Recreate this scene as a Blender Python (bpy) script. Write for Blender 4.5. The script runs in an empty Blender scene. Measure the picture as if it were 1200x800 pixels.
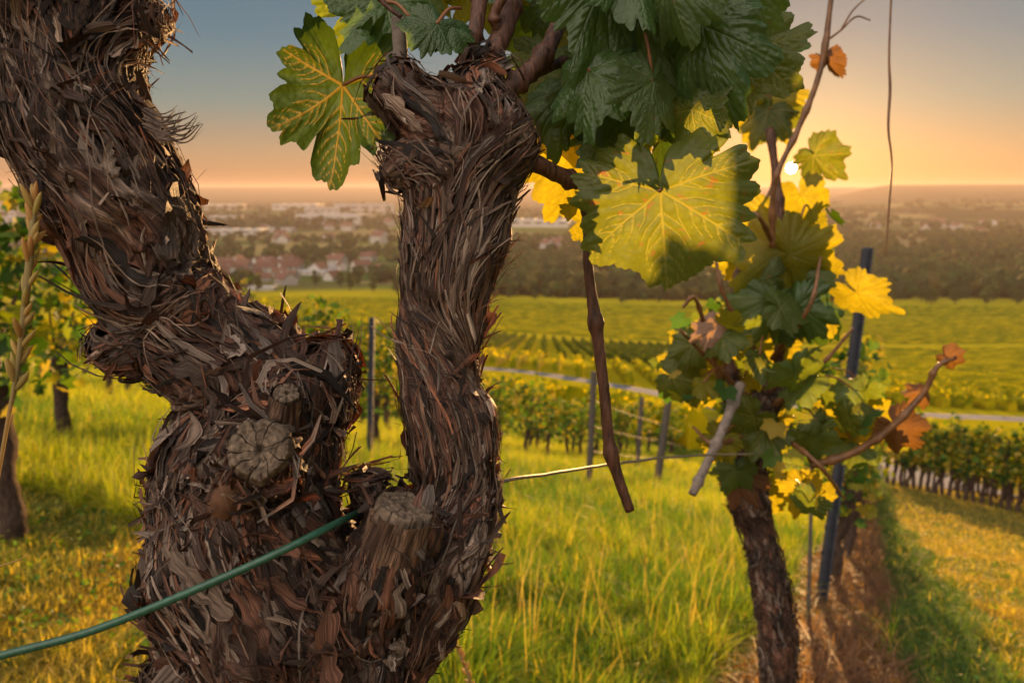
import bpy, math, random
import numpy as np
from mathutils import Vector, Matrix
from mathutils.bvhtree import BVHTree

rng = np.random.default_rng(7)
random.seed(7)
S = bpy.context.scene
COL = S.collection
R = math.radians

# ------------------------------------------------------------------ camera
FPX = 933.0                       # focal length in pixels of the 1200 px wide photograph
PITCH = R(10.8)
CAM = Vector((0.0, 0.0, 1.1))
cd = bpy.data.cameras.new('camera')
cam = bpy.data.objects.new('camera', cd)
COL.objects.link(cam)
cam.location = CAM
cam.rotation_euler = (R(90) - PITCH, 0, 0)
cd.sensor_width = 36.0
cd.lens = 36.0 * FPX / 1200.0
cd.clip_start = 0.02
cd.clip_end = 60000
cd.dof.use_dof = True
cd.dof.focus_distance = 0.44
cd.dof.aperture_fstop = 13.0
S.camera = cam

# ------------------------------------------------------------------ sky, sun, exposure
SUN_AZ = math.atan2(327, 954)     # right of straight ahead (+Y)
SUN_EL = R(1.5)
W = bpy.data.worlds.new('World')
S.world = W
W.use_nodes = True
nt = W.node_tree
nt.nodes.clear()
sky = nt.nodes.new('ShaderNodeTexSky')
sky.sky_type = 'NISHITA'
sky.sun_disc = False
sky.sun_elevation = R(3.0)
sky.sun_rotation = SUN_AZ
sky.altitude = 250
sky.air_density = 1.0
sky.dust_density = 1.6
sky.ozone_density = 2.2
EXPO = 1.4
UNIT = 1.0 / 2 ** EXPO
def wn(ty, **k):
    x = nt.nodes.new(ty)
    for p_, v_ in k.items():
        setattr(x, p_, v_)
    return x
def wset(sock, val):
    if hasattr(val, 'is_output'):
        nt.links.new(val, sock)
    else:
        sock.default_value = val
def wmath(op, p, q=0.0, clamp=False):
    x = wn('ShaderNodeMath', operation=op, use_clamp=clamp)
    wset(x.inputs[0], p)
    wset(x.inputs[1], q)
    return x.outputs[0]
def wmix(fac, p, q, mode='MIX'):
    x = wn('ShaderNodeMix', data_type='RGBA', blend_type=mode)
    wset(x.inputs[0], fac)
    wset(x.inputs[6], p)
    wset(x.inputs[7], q)
    return x.outputs[2]
gen = wn('ShaderNodeTexCoord').outputs['Generated']
nrm_ = wn('ShaderNodeVectorMath', operation='NORMALIZE')
nt.links.new(gen, nrm_.inputs[0])
DIR = nrm_.outputs[0]
sepz = wn('ShaderNodeSeparateXYZ')
nt.links.new(DIR, sepz.inputs[0])
# colour of a clear evening sky by height above the horizon
rmp = wn('ShaderNodeValToRGB')
el = rmp.color_ramp.elements
STOPS = [(0.0, (.62, .25, .11)), (.012, (.62, .30, .135)), (.04, (.57, .35, .19)), (.098, (.28, .315, .27)), (.17, (.14, .23, .28)), (.25, (.10, .18, .24)), (.5, (.09, .16, .24)), (1.0, (.07, .13, .21))]
while len(el) < len(STOPS):
    el.new(.5)
for e, (p, c) in zip(el, STOPS):
    e.position = p
    e.color = (*c, 1)
nt.links.new(sepz.outputs['Z'], rmp.inputs[0])
# glow round the sun
SUND = (math.sin(SUN_AZ) * math.cos(R(1.4)), math.cos(SUN_AZ) * math.cos(R(1.4)), math.sin(R(1.4)))
dst = wn('ShaderNodeVectorMath', operation='DISTANCE')
nt.links.new(DIR, dst.inputs[0])
dst.inputs[1].default_value = SUND
glow = wmath('EXPONENT', wmath('MULTIPLY', dst.outputs['Value'], -1 / .115))
base_sky = wmix(1.0, rmp.outputs[0], wmix(1.0, (.95, .40, .06, 1), glow, 'MULTIPLY'), 'ADD')
# a share of the physical sky keeps its own falloff away from the sun
phys = wmix(1.0, sky.outputs[0], (.10, .10, .10, 1), 'MULTIPLY')
mixed = wmix(0.12, base_sky, phys)
# added fill light: invented pale lobe in the sky, overhead behind the camera
FILL_DIR = Vector((-.45, -.60, .70)).normalized()
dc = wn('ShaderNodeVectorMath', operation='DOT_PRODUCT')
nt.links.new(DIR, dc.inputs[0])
dc.inputs[1].default_value = FILL_DIR
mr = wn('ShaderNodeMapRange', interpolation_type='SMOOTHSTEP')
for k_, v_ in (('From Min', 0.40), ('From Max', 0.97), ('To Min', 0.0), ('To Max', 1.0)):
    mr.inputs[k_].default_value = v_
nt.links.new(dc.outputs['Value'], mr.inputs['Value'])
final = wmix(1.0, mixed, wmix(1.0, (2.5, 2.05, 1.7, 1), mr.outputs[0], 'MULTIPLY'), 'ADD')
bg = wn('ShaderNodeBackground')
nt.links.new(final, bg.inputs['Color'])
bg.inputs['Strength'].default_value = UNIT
out = wn('ShaderNodeOutputWorld')
# the visible disc of the sun, part of the sky itself (the lamp below does the lighting)
SUN_DISC = (math.sin(SUN_AZ) * math.cos(R(1.4)), math.cos(SUN_AZ) * math.cos(R(1.4)), math.sin(R(1.4)))
tcw = nt.nodes.new('ShaderNodeTexCoord')
dot = nt.nodes.new('ShaderNodeVectorMath'); dot.operation = 'DISTANCE'
nrmw = nt.nodes.new('ShaderNodeVectorMath'); nrmw.operation = 'NORMALIZE'
nt.links.new(tcw.outputs['Generated'], nrmw.inputs[0])
nt.links.new(nrmw.outputs[0], dot.inputs[0])
dot.inputs[1].default_value = SUN_DISC
lt = nt.nodes.new('ShaderNodeMath'); lt.operation = 'LESS_THAN'
lt.inputs[1].default_value = math.tan(R(0.30))
nt.links.new(dot.outputs['Value'], lt.inputs[0])
mulw = nt.nodes.new('ShaderNodeMath'); mulw.operation = 'MULTIPLY'
mulw.inputs[1].default_value = 60.0
nt.links.new(lt.outputs[0], mulw.inputs[0])
bg2 = nt.nodes.new('ShaderNodeBackground')
bg2.inputs['Color'].default_value = (1.0, 0.8, 0.45, 1)
nt.links.new(mulw.outputs[0], bg2.inputs['Strength'])
addw = nt.nodes.new('ShaderNodeAddShader')
nt.links.new(bg.outputs[0], addw.inputs[0])
nt.links.new(bg2.outputs[0], addw.inputs[1])
nt.links.new(addw.outputs[0], out.inputs['Surface'])

sd = Vector((math.sin(SUN_AZ) * math.cos(SUN_EL), math.cos(SUN_AZ) * math.cos(SUN_EL), math.sin(SUN_EL)))
ld = bpy.data.lights.new('sun', 'SUN')
ld.energy = 5.0
ld.angle = R(0.53)
ld.color = (1.0, 0.55, 0.21)
sun = bpy.data.objects.new('sun', ld)
COL.objects.link(sun)
sun.rotation_euler = sd.to_track_quat('Z', 'Y').to_euler()

S.view_settings.view_transform = 'Standard'
S.view_settings.look = 'None'
S.view_settings.exposure = EXPO
S.view_settings.gamma = 1.0
S.view_settings.use_curve_mapping = False
S.render.engine = 'CYCLES'
cy = S.cycles
cy.use_denoising = True
cy.max_bounces = 6
cy.diffuse_bounces = 2
cy.glossy_bounces = 2
cy.transmission_bounces = 4
cy.volume_bounces = 0
cy.transparent_max_bounces = 8
cy.sample_clamp_indirect = 4.0
cy.caustics_reflective = False
cy.caustics_refractive = False

# ------------------------------------------------------------------ numeric helpers
def hsh(ix, iy, iz, seed):
    n = (ix * 374761393 + iy * 668265263 + iz * 1440662683 + seed * 974634777) & 0xffffffff
    n = ((n ^ (n >> 13)) * 1274126177) & 0xffffffff
    n = ((n ^ (n >> 16)) * 2246822519) & 0xffffffff
    n = n ^ (n >> 15)
    return (n & 0xffffff) / float(0xffffff) * 2 - 1

def vnoise(p, seed=0):
    i = np.floor(p).astype(np.int64)
    f = p - i
    u = f * f * (3 - 2 * f)
    r = 0
    for dx in (0, 1):
        wx = u[:, 0] if dx else 1 - u[:, 0]
        for dy in (0, 1):
            wy = u[:, 1] if dy else 1 - u[:, 1]
            for dz in (0, 1):
                wz = u[:, 2] if dz else 1 - u[:, 2]
                r = r + wx * wy * wz * hsh(i[:, 0] + dx, i[:, 1] + dy, i[:, 2] + dz, seed)
    return r

def fbm(p, octv=4, seed=0, gain=0.5):
    a, s, r = 1.0, 0.0, 0
    for k in range(octv):
        r = r + a * vnoise(p * (2.03 ** k) + k * 17.3, seed + k)
        s += a
        a *= gain
    return r / s

def sstep(a, b, x):
    t = np.clip((x - a) / (b - a), 0, 1)
    return t * t * (3 - 2 * t)

def ray(px, py):
    v = Vector(((px - 600) / FPX, (400 - py) / FPX, -1.0))
    v.rotate(cam.rotation_euler)
    return v                       # depth 1 along the view axis

def P(px, py, dep):
    return CAM + ray(px, py) * dep

# ------------------------------------------------------------------ terrain
TT = np.array([-40, 0, 3, 6, 10, 20, 52, 61, 75, 130, 186, 266, 350, 500, 700, 1500, 4000, 9000, 16000, 30000], float)
TD = np.array([-6.9, 1.1, 1.6, 2.4, 3.6, 6.6, 14, 15.7, 18.6, 27.2, 36, 49, 58.5, 69, 82, 92, 98, 104, 110, 120], float)
_lt = np.linspace(0, np.log(30000 + 45), 3000)
_raw = np.interp(np.exp(_lt) - 45, TT, TD)
_k = np.hanning(61)
_k /= _k.sum()
# smoothing in log space is too coarse near the camera, so blend by distance
_near_t = np.linspace(-40, 120, 1601)
_near = np.convolve(np.pad(np.interp(_near_t, TT, TD), 20, mode='edge'), np.hanning(41) / np.hanning(41).sum(), 'valid')
_far = np.convolve(np.pad(_raw, 30, mode='edge'), _k, 'valid')

def drop(t):
    n = np.interp(t, _near_t, _near)
    f = np.interp(np.log(np.clip(t + 45, 1, None)), _lt, _far)
    w = sstep(80, 115, t)
    return n * (1 - w) + f * w

def height(x, y):
    x = np.asarray(x, float)
    y = np.asarray(y, float)
    t = y + 0.6 * 80 * np.tanh(x / 80)
    z = CAM.z - drop(t)
    r = np.hypot(x, y)
    p = np.stack([x.ravel(), y.ravel(), np.zeros(x.size)], 1)
    nz = fbm(p / 1.1, 2, 3).reshape(x.shape) * 0.03 * sstep(0.5, 2, r)
    nz += fbm(p / 9.0, 2, 5).reshape(x.shape) * 0.12 * sstep(8, 25, r) * (1 - sstep(60, 120, r) * 0.3)
    nz += fbm(p / 600.0, 3, 8).reshape(x.shape) * 8 * sstep(700, 1800, r)
    # the far ridges that close the valley
    az = np.arctan2(x, y)
    pa = np.stack([az.ravel() * 9, np.log(r.ravel() + 1) * 0.5, np.ones(x.size)], 1)
    rn = fbm(pa, 4, 11).reshape(x.shape)
    ridge = sstep(7800, 11000, r) * (132 + 9 * rn)
    rh = sstep(5200, 7200, r) * (1 - sstep(7600, 9500, r)) * sstep(0.345, 0.44, az) * (1 - 0.3 * sstep(1.1, 1.5, az)) * (136 + 7 * rn)
    rb = sstep(2600, 4200, r) * (1 - sstep(4500, 5800, r)) * sstep(0.25, 0.5, az) * (32 + 16 * rn)
    return z + nz + np.maximum(np.maximum(ridge, rh), rb)

def hz(x, y):
    return float(height(np.array([x]), np.array([y]))[0])

def hit(px, py):
    """first point of the ground seen at this pixel"""
    d = ray(px, py)
    ds = np.exp(np.linspace(math.log(0.8), math.log(12000), 1500))
    zs = CAM.z + d.z * ds
    g = height(d.x * ds, d.y * ds)
    i = int(np.argmax(zs < g))
    if i == 0 and not zs[0] < g[0]:
        i = len(ds) - 1
    a, b = ds[max(i - 1, 0)], ds[i]
    for _ in range(20):
        m = (a + b) / 2
        if CAM.z + d.z * m < hz(d.x * m, d.y * m):
            b = m
        else:
            a = m
    return Vector((d.x * b, d.y * b, hz(d.x * b, d.y * b)))

# ------------------------------------------------------------------ mesh helpers
def mesh(name, verts, quads=None, tris=None, smooth=True, cols=None, fl=None, vec=None):
    me = bpy.data.meshes.new(name)
    verts = np.asarray(verts, np.float32)
    me.vertices.add(len(verts))
    me.vertices.foreach_set('co', verts.ravel())
    q = np.zeros((0, 4), np.int32) if quads is None else np.asarray(quads, np.int32)
    t = np.zeros((0, 3), np.int32) if tris is None else np.asarray(tris, np.int32)
    loops = np.concatenate([q.ravel(), t.ravel()])
    me.loops.add(len(loops))
    me.loops.foreach_set('vertex_index', loops)
    starts = np.concatenate([np.arange(len(q)) * 4, len(q) * 4 + np.arange(len(t)) * 3])
    me.polygons.add(len(starts))
    me.polygons.foreach_set('loop_start', starts.astype(np.int32))
    me.polygons.foreach_set('use_smooth', np.full(len(starts), smooth, bool))
    me.update(calc_edges=True)
    if cols is not None:
        a = me.color_attributes.new('col', 'FLOAT_COLOR', 'POINT')
        c = np.ones((len(verts), 4), np.float32)
        c[:, :3] = cols
        a.data.foreach_set('color', c.ravel())
    if fl is not None:
        for k, v in fl.items():
            a = me.attributes.new(k, 'FLOAT', 'POINT')
            a.data.foreach_set('value', np.asarray(v, np.float32))
    if vec is not None:
        for k, v in vec.items():
            a = me.attributes.new(k, 'FLOAT_VECTOR', 'POINT')
            a.data.foreach_set('vector', np.asarray(v, np.float32).ravel())
    return me

def obj(name, me, mat=None, parent=None, loc=None, label=None, cat=None, group=None, kind=None):
    o = bpy.data.objects.new(name, me)
    COL.objects.link(o)
    if mat is not None and me is not None and len(me.materials) == 0:
        me.materials.append(mat)
    if loc is not None:
        o.location = loc
    if parent is not None:
        o.parent = parent
    tag(o, label, cat, group, kind)
    return o

def tag(o, label=None, cat=None, group=None, kind=None):
    for k, v in (('label', label), ('category', cat), ('group', group), ('kind', kind)):
        if v is not None:
            o[k] = v
    return o

def empty(name, loc, label, cat, group=None):
    o = obj(name, None, loc=loc, label=label, cat=cat, group=group)
    o.empty_display_size = 0.1
    return o

def kids(o):
    return [c for c in bpy.data.objects if c.parent == o]

def copy_tree(o, loc, rz=0.0, sc=1.0, label=None, cache={}):
    key = o.name
    if key not in cache:
        cache[key] = [(c, kids(c)) for c in kids(o)]
    r = o.copy()
    COL.objects.link(r)
    r.location = loc
    r.rotation_euler = (0, 0, rz)
    r.scale = (sc, sc, sc)
    if label:
        r['label'] = label
    for c, gs in cache[key]:
        c2 = c.copy()
        COL.objects.link(c2)
        c2.parent = r
        for g in gs:
            g2 = g.copy()
            COL.objects.link(g2)
            g2.parent = c2
    return r

def spline(pts, n=8):
    """Catmull-Rom through rows of numbers (x, y, z, r ...)"""
    p = np.asarray(pts, float)
    p = np.vstack([2 * p[0] - p[1], p, 2 * p[-1] - p[-2]])
    o = []
    for i in range(1, len(p) - 2):
        for k in range(n):
            t = k / n
            o.append(0.5 * (2 * p[i] + (p[i + 1] - p[i - 1]) * t + (2 * p[i - 1] - 5 * p[i] + 4 * p[i + 1] - p[i + 2]) * t * t
                            + (3 * p[i] - p[i - 1] - 3 * p[i + 1] + p[i + 2]) * t ** 3))
    o.append(p[-2])
    return np.array(o)

def frames(c):
    """tangent, normal, binormal of a polyline, parallel transported"""
    t = np.gradient(c, axis=0)
    t /= np.linalg.norm(t, axis=1)[:, None] + 1e-12
    ref = np.array([1.0, 0.3, 0.1])
    n = np.zeros_like(t)
    v = ref - t[0] * ref.dot(t[0])
    n[0] = v / np.linalg.norm(v)
    for i in range(1, len(c)):
        v = n[i - 1] - t[i] * n[i - 1].dot(t[i])
        n[i] = v / (np.linalg.norm(v) + 1e-12)
    return t, n, np.cross(t, n)

def tube(c, r, sides=10, cap=True, squash=None):
    """c (N,3), r (N,) -> verts, quads, tris"""
    c = np.asarray(c, float)
    r = np.broadcast_to(np.asarray(r, float), (len(c),))
    t, n, b = frames(c)
    th = np.linspace(0, 2 * np.pi, sides, endpoint=False)
    v = c[:, None] + r[:, None, None] * (np.cos(th)[None, :, None] * n[:, None] + np.sin(th)[None, :, None] * b[:, None])
    v = v.reshape(-1, 3)
    i = np.arange(len(c) - 1)[:, None] * sides
    j = np.arange(sides)[None]
    j2 = (j + 1) % sides
    q = np.stack([i + j, i + j2, i + sides + j2, i + sides + j], -1).reshape(-1, 4)
    tr = np.zeros((0, 3), int)
    if cap:
        v = np.vstack([v, c[0], c[-1]])
        a, z = len(v) - 2, len(v) - 1
        jj = np.arange(sides)
        l0 = (len(c) - 1) * sides
        tr = np.vstack([np.stack([np.full(sides, a), (jj + 1) % sides, jj], 1),
                        np.stack([np.full(sides, z), l0 + jj, l0 + (jj + 1) % sides], 1)])
    return v, q, tr

class MB:
    """collects pieces of ONE mesh"""
    def __init__(s):
        s.v, s.q, s.t, s.c, s.n = [], [], [], [], 0
    def add(s, v, q=None, t=None, c=(1, 1, 1)):
        v = np.asarray(v, float)
        s.v.append(v)
        if q is not None and len(q):
            s.q.append(np.asarray(q) + s.n)
        if t is not None and len(t):
            s.t.append(np.asarray(t) + s.n)
        c = np.asarray(c, float)
        s.c.append(np.broadcast_to(c, (len(v), 3)) if c.ndim < 2 else c)
        s.n += len(v)
        return s
    def tube(s, c, r, sides=8, col=(1, 1, 1)):
        v, q, t = tube(c, r, sides)
        return s.add(v, q, t, col)
    def box(s, c, size, rot=0.0, col=(1, 1, 1)):
        x, y, z = [a / 2 for a in size]
        v = np.array([[i, j, k] for i in (-x, x) for j in (-y, y) for k in (-z, z)])
        ca, sa = math.cos(rot), math.sin(rot)
        v = np.stack([v[:, 0] * ca - v[:, 1] * sa, v[:, 0] * sa + v[:, 1] * ca, v[:, 2]], 1) + np.asarray(c)
        q = [[0, 1, 3, 2], [4, 6, 7, 5], [0, 4, 5, 1], [2, 3, 7, 6], [0, 2, 6, 4], [1, 5, 7, 3]]
        return s.add(v, q, None, col)
    def mesh(s, name, smooth=True, **k):
        return mesh(name, np.vstack(s.v), np.vstack(s.q) if s.q else None, np.vstack(s.t) if s.t else None, smooth, np.vstack(s.c), **k)

# ------------------------------------------------------------------ materials
def mat(name):
    m = bpy.data.materials.new(name)
    m.use_nodes = True
    n = m.node_tree
    n.nodes.clear()
    o = n.nodes.new('ShaderNodeOutputMaterial')
    return m, n, o

class NB:
    def __init__(s, n):
        s.n = n
    def node(s, ty, **k):
        x = s.n.nodes.new(ty)
        for a, b in k.items():
            if a.startswith('i_'):
                x.inputs[a[2:].replace('_', ' ')].default_value = b
            else:
                setattr(x, a, b)
        return x
    def link(s, a, b):
        s.n.links.new(a, b)
    def attr(s, name):
        return s.node('ShaderNodeAttribute', attribute_name=name)
    def noise(s, scale, detail=4, vec=None, rough=0.5, dist=0.0):
        x = s.node('ShaderNodeTexNoise')
        x.inputs['Scale'].default_value = scale
        x.inputs['Detail'].default_value = detail
        x.inputs['Roughness'].default_value = rough
        x.inputs['Distortion'].default_value = dist
        if vec is not None:
            s.link(vec, x.inputs['Vector'])
        return x
    def ramp(s, fac, stops):
        x = s.node('ShaderNodeValToRGB')
        el = x.color_ramp.elements
        while len(el) < len(stops):
            el.new(0.5)
        for e, (p, c) in zip(el, stops):
            e.position = p
            e.color = (*c, 1) if len(c) == 3 else c
        s.link(fac, x.inputs[0])
        return x.outputs[0]
    def mix(s, fac, a, b, mode='MIX'):
        x = s.node('ShaderNodeMix', data_type='RGBA', blend_type=mode)
        for sock, val in ((x.inputs[0], fac), (x.inputs[6], a), (x.inputs[7], b)):
            if isinstance(val, (int, float)):
                sock.default_value = val
            elif isinstance(val, tuple):
                sock.default_value = (*val, 1)
            else:
                s.link(val, sock)
        return x.outputs[2]
    def math(s, op, a, b=0.0):
        x = s.node('ShaderNodeMath', operation=op)
        for sock, val in ((x.inputs[0], a), (x.inputs[1], b)):
            if isinstance(val, (int, float)):
                sock.default_value = val
            else:
                s.link(val, sock)
        return x.outputs[0]
    def bump(s, h, strength=0.5, dist=0.001, normal=None):
        x = s.node('ShaderNodeBump')
        x.inputs['Strength'].default_value = strength
        x.inputs['Distance'].default_value = dist
        s.link(h, x.inputs['Height'])
        if normal is not None:
            s.link(normal, x.inputs['Normal'])
        return x.outputs[0]
    def pbr(s, color, rough=0.8, normal=None, spec=0.3):
        x = s.node('ShaderNodeBsdfPrincipled')
        if isinstance(color, tuple):
            x.inputs['Base Color'].default_value = (*color, 1)
        else:
            s.link(color, x.inputs['Base Color'])
        if isinstance(rough, (int, float)):
            x.inputs['Roughness'].default_value = rough
        else:
            s.link(rough, x.inputs['Roughness'])
        x.inputs['Specular IOR Level'].default_value = spec
        if normal is not None:
            s.link(normal, x.inputs['Normal'])
        return x

def m_bark():
    m, n, o = mat('vine_bark')
    b = NB(n)
    flow = b.attr('flow').outputs['Vector']
    mp = b.node('ShaderNodeMapping')
    mp.inputs['Scale'].default_value = (1, 1, 0.055)
    b.link(flow, mp.inputs['Vector'])
    n1 = b.noise(800, 5, mp.outputs[0], 0.6, 0.5)
    n2 = b.noise(260, 4, mp.outputs[0], 0.6, 0.4)
    geo = b.node('ShaderNodeTexCoord')
    n3 = b.noise(45, 4, geo.outputs['Object'], 0.6)
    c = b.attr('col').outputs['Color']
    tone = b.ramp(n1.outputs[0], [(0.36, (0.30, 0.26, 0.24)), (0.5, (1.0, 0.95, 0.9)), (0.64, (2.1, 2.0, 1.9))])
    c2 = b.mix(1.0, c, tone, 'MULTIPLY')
    lich = b.ramp(n3.outputs[0], [(0.60, (0, 0, 0)), (0.74, (0.6, 0.6, 0.6))])
    c3 = b.mix(lich, c2, (0.20, 0.165, 0.125))
    h = b.math('ADD', n1.outputs[0], b.math('MULTIPLY', n2.outputs[0], 1.2))
    nm = b.bump(h, 1.0, 0.003)
    p = b.pbr(c3, 0.72, nm, 0.35)
    b.link(p.outputs[0], o.inputs[0])
    return m

def m_strip():
    m, n, o = mat('bark_strip')
    b = NB(n)
    flow = b.attr('flow').outputs['Vector']
    n1 = b.noise(1.0, 5, flow, 0.65)
    c = b.attr('col').outputs['Color']
    tone = b.ramp(n1.outputs[0], [(0.36, (0.25, 0.22, 0.2)), (0.5, (0.9, 0.87, 0.85)), (0.66, (2.0, 1.9, 1.85))])
    c2 = b.mix(1.0, c, tone, 'MULTIPLY')
    nm = b.bump(n1.outputs[0], 0.9, 0.0016)
    p = b.pbr(c2, 0.62, nm, 0.4)
    tr = b.node('ShaderNodeBsdfTranslucent')
    warm = b.mix(1.0, c2, (1.5, 0.75, 0.35), 'MULTIPLY')
    b.link(warm, tr.inputs['Color'])
    ms = b.node('ShaderNodeMixShader')
    ms.inputs[0].default_value = 0.09
    b.link(p.outputs[0], ms.inputs[1])
    b.link(tr.outputs[0], ms.inputs[2])
    b.link(ms.outputs[0], o.inputs[0])
    return m

def m_simple(name, color, rough=0.7, nscale=60, contrast=0.35, bump=0.4, bdist=0.002, spec=0.3, stretch=None, metal=0.0):
    m, n, o = mat(name)
    b = NB(n)
    tc = b.node('ShaderNodeTexCoord')
    v = tc.outputs['Object']
    if stretch:
        mp = b.node('ShaderNodeMapping')
        mp.inputs['Scale'].default_value = stretch
        b.link(v, mp.inputs['Vector'])
        v = mp.outputs[0]
    n1 = b.noise(nscale, 5, v, 0.6)
    lo = tuple(c * (1 - contrast) for c in color)
    hi = tuple(min(1, c * (1 + contrast)) for c in color)
    c = b.ramp(n1.outputs[0], [(0.3, lo), (0.7, hi)])
    nm = b.bump(n1.outputs[0], bump, bdist)
    p = b.pbr(c, rough, nm, spec)
    p.inputs['Metallic'].default_value = metal
    b.link(p.outputs[0], o.inputs[0])
    return m

def m_leaf(name, dark, mid, back, trans, vein, tfac=0.45, rough=0.42, spots=None, tex=17.0, vtrans=None):
    """leaf blade with veins from the mesh attribute 'vein'"""
    m, n, o = mat(name)
    b = NB(n)
    uv = b.attr('lp').outputs['Vector']
    ve = b.attr('vein').outputs['Fac']
    oi = b.node('ShaderNodeObjectInfo')
    n1 = b.noise(5.0, 4, uv, 0.6)
    rnd = b.math('ADD', b.math('MULTIPLY', n1.outputs[0], 0.75), b.math('MULTIPLY', oi.outputs['Random'], 0.35))
    c = b.ramp(rnd, [(0.32, dark), (0.78, mid)])
    if spots:
        n2 = b.noise(7.0, 5, uv, 0.7)
        sp = b.ramp(n2.outputs[0], [(0.60, (0, 0, 0)), (0.66, (1, 1, 1))])
        c = b.mix(sp, c, spots)
    c = b.mix(b.math('MULTIPLY', ve, 0.85), c, vein)
    g = b.node('ShaderNodeNewGeometry')
    cb = b.mix(g.outputs['Backfacing'], c, b.mix(0.6, c, back))
    vo = b.node('ShaderNodeTexVoronoi')
    vo.inputs['Scale'].default_value = tex
    b.link(uv, vo.inputs['Vector'])
    h = b.math('ADD', b.math('MULTIPLY', vo.outputs['Distance'], -1.2), b.math('MULTIPLY', n1.outputs[0], 0.4))
    nm = b.bump(h, 0.3, 0.0012)
    p = b.pbr(cb, rough, nm, 0.4)
    tr = b.node('ShaderNodeBsdfTranslucent')
    tn = b.noise(3.0, 5, uv, 0.65)
    tc = b.mix(b.ramp(tn.outputs[0], [(0.3, (0, 0, 0)), (0.7, (1, 1, 1))]), tuple(x * 0.62 for x in trans), trans)
    cell = b.ramp(vo.outputs['Distance'], [(0.0, (1.0, 1.0, 1.0)), (0.55, (0.78, 0.8, 0.78))])
    tc = b.mix(1.0, tc, cell, 'MULTIPLY')
    if spots:
        tc = b.mix(sp, tc, tuple(min(1, x * 2.6) for x in spots))
    tc = b.mix(b.math('MULTIPLY', ve, 0.7), tc, vtrans or tuple(x * 0.45 for x in trans))
    b.link(tc, tr.inputs['Color'])
    b.link(nm, tr.inputs['Normal'])
    ms = b.node('ShaderNodeMixShader')
    ms.inputs[0].default_value = tfac
    b.link(p.outputs[0], ms.inputs[1])
    b.link(tr.outputs[0], ms.inputs[2])
    b.link(ms.outputs[0], o.inputs[0])
    return m

def m_foliage(name, tfac=0.45, tmul=(1.6, 1.7, 0.3), rough=0.6, spec=0.25):
    """colour per leaf or blade from the mesh attribute 'col'"""
    m, n, o = mat(name)
    b = NB(n)
    c = b.attr('col').outputs['Color']
    p = b.pbr(c, rough, None, spec)
    tr = b.node('ShaderNodeBsdfTranslucent')
    b.link(b.mix(1.0, c, tmul, 'MULTIPLY'), tr.inputs['Color'])
    ms = b.node('ShaderNodeMixShader')
    ms.inputs[0].default_value = tfac
    b.link(p.outputs[0], ms.inputs[1])
    b.link(tr.outputs[0], ms.inputs[2])
    b.link(ms.outputs[0], o.inputs[0])
    return m

def m_ground():
    m, n, o = mat('ground_cover')
    b = NB(n)
    tc = b.node('ShaderNodeTexCoord')
    v = tc.outputs['Object']
    c = b.attr('col').outputs['Color']
    n1 = b.noise(9.0, 6, v, 0.65)
    n2 = b.noise(0.35, 5, v, 0.6)
    n3 = b.noise(0.012, 4, v, 0.6)
    t = b.ramp(n1.outputs[0], [(0.3, (0.55, 0.55, 0.55)), (0.7, (1.35, 1.35, 1.35))])
    t2 = b.ramp(n2.outputs[0], [(0.3, (0.75, 0.78, 0.75)), (0.7, (1.25, 1.2, 1.2))])
    t3 = b.ramp(n3.outputs[0], [(0.3, (0.8, 0.85, 0.8)), (0.7, (1.2, 1.15, 1.2))])
    c = b.mix(1.0, b.mix(1.0, b.mix(1.0, c, t, 'MULTIPLY'), t2, 'MULTIPLY'), t3, 'MULTIPLY')
    nm = b.bump(n1.outputs[0], 0.8, 0.03)
    p = b.pbr(c, 1.0, nm, 0.0)
    b.link(p.outputs[0], o.inputs[0])
    return m

M = {}
M['bark'] = m_bark()
M['strip'] = m_strip()
M['ground'] = m_ground()
M['bark_shred'] = m_simple('bark_shred', (0.13, 0.095, 0.075), 0.8, 120, 0.5, 0.6, 0.001, 0.2)
M['cane'] = m_simple('cane_bark', (0.085, 0.038, 0.022), 0.55, 160, 0.75, 0.9, 0.0015, 0.35, stretch=(2, 2, .35))
M['drycane'] = m_simple('dry_grey_cane', (0.19, 0.155, 0.13), 0.75, 120, 0.4, 0.6, 0.001, 0.2)
M['shoot'] = m_simple('red_green_shoot', (0.16, 0.075, 0.03), 0.45, 60, 0.45, 0.2, 0.001, 0.4)
M['petiole'] = m_simple('petiole', (0.22, 0.09, 0.03), 0.45, 60, 0.35, 0.2, 0.001, 0.4)
M['scar'] = m_simple('cut_wood', (0.23, 0.175, 0.12), 0.85, 220, 0.7, 0.9, 0.0015, 0.15)
_m, _n, _o = mat('cut_end_grain')
_b = NB(_n)
_nz = _b.noise(350, 4, _b.node('ShaderNodeTexCoord').outputs['Object'], 0.6)
_c = _b.mix(1.0, _b.attr('col').outputs['Color'], _b.ramp(_nz.outputs[0], [(0.3, (.6, .6, .6)), (0.7, (1.35, 1.3, 1.25))]), 'MULTIPLY')
_b.link(_b.pbr(_c, .85, _b.bump(_nz.outputs[0], .35, .0006), .15).outputs[0], _o.inputs[0])
M['endgrain'] = _m
M['smoothwood'] = m_simple('bare_wood', (0.12, 0.06, 0.035), 0.6, 110, 0.4, 0.5, 0.001, 0.3)
M['greenwire'] = m_simple('green_coated_wire', (0.02, 0.085, 0.05), 0.35, 300, 0.3, 0.2, 0.0005, 0.5)
M['wire'] = m_simple('galvanised_wire', (0.28, 0.24, 0.18), 0.6, 200, 0.3, 0.3, 0.0005, 0.5, metal=0.6)
M['metalpost'] = m_simple('weathered_post', (0.035, 0.038, 0.05), 0.6, 25, 0.4, 0.5, 0.002, 0.4)
M['woodpost'] = m_simple('wooden_post', (0.09, 0.075, 0.065), 0.85, 30, 0.5, 0.8, 0.004, 0.2, stretch=(4, 4, 0.4))
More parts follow.
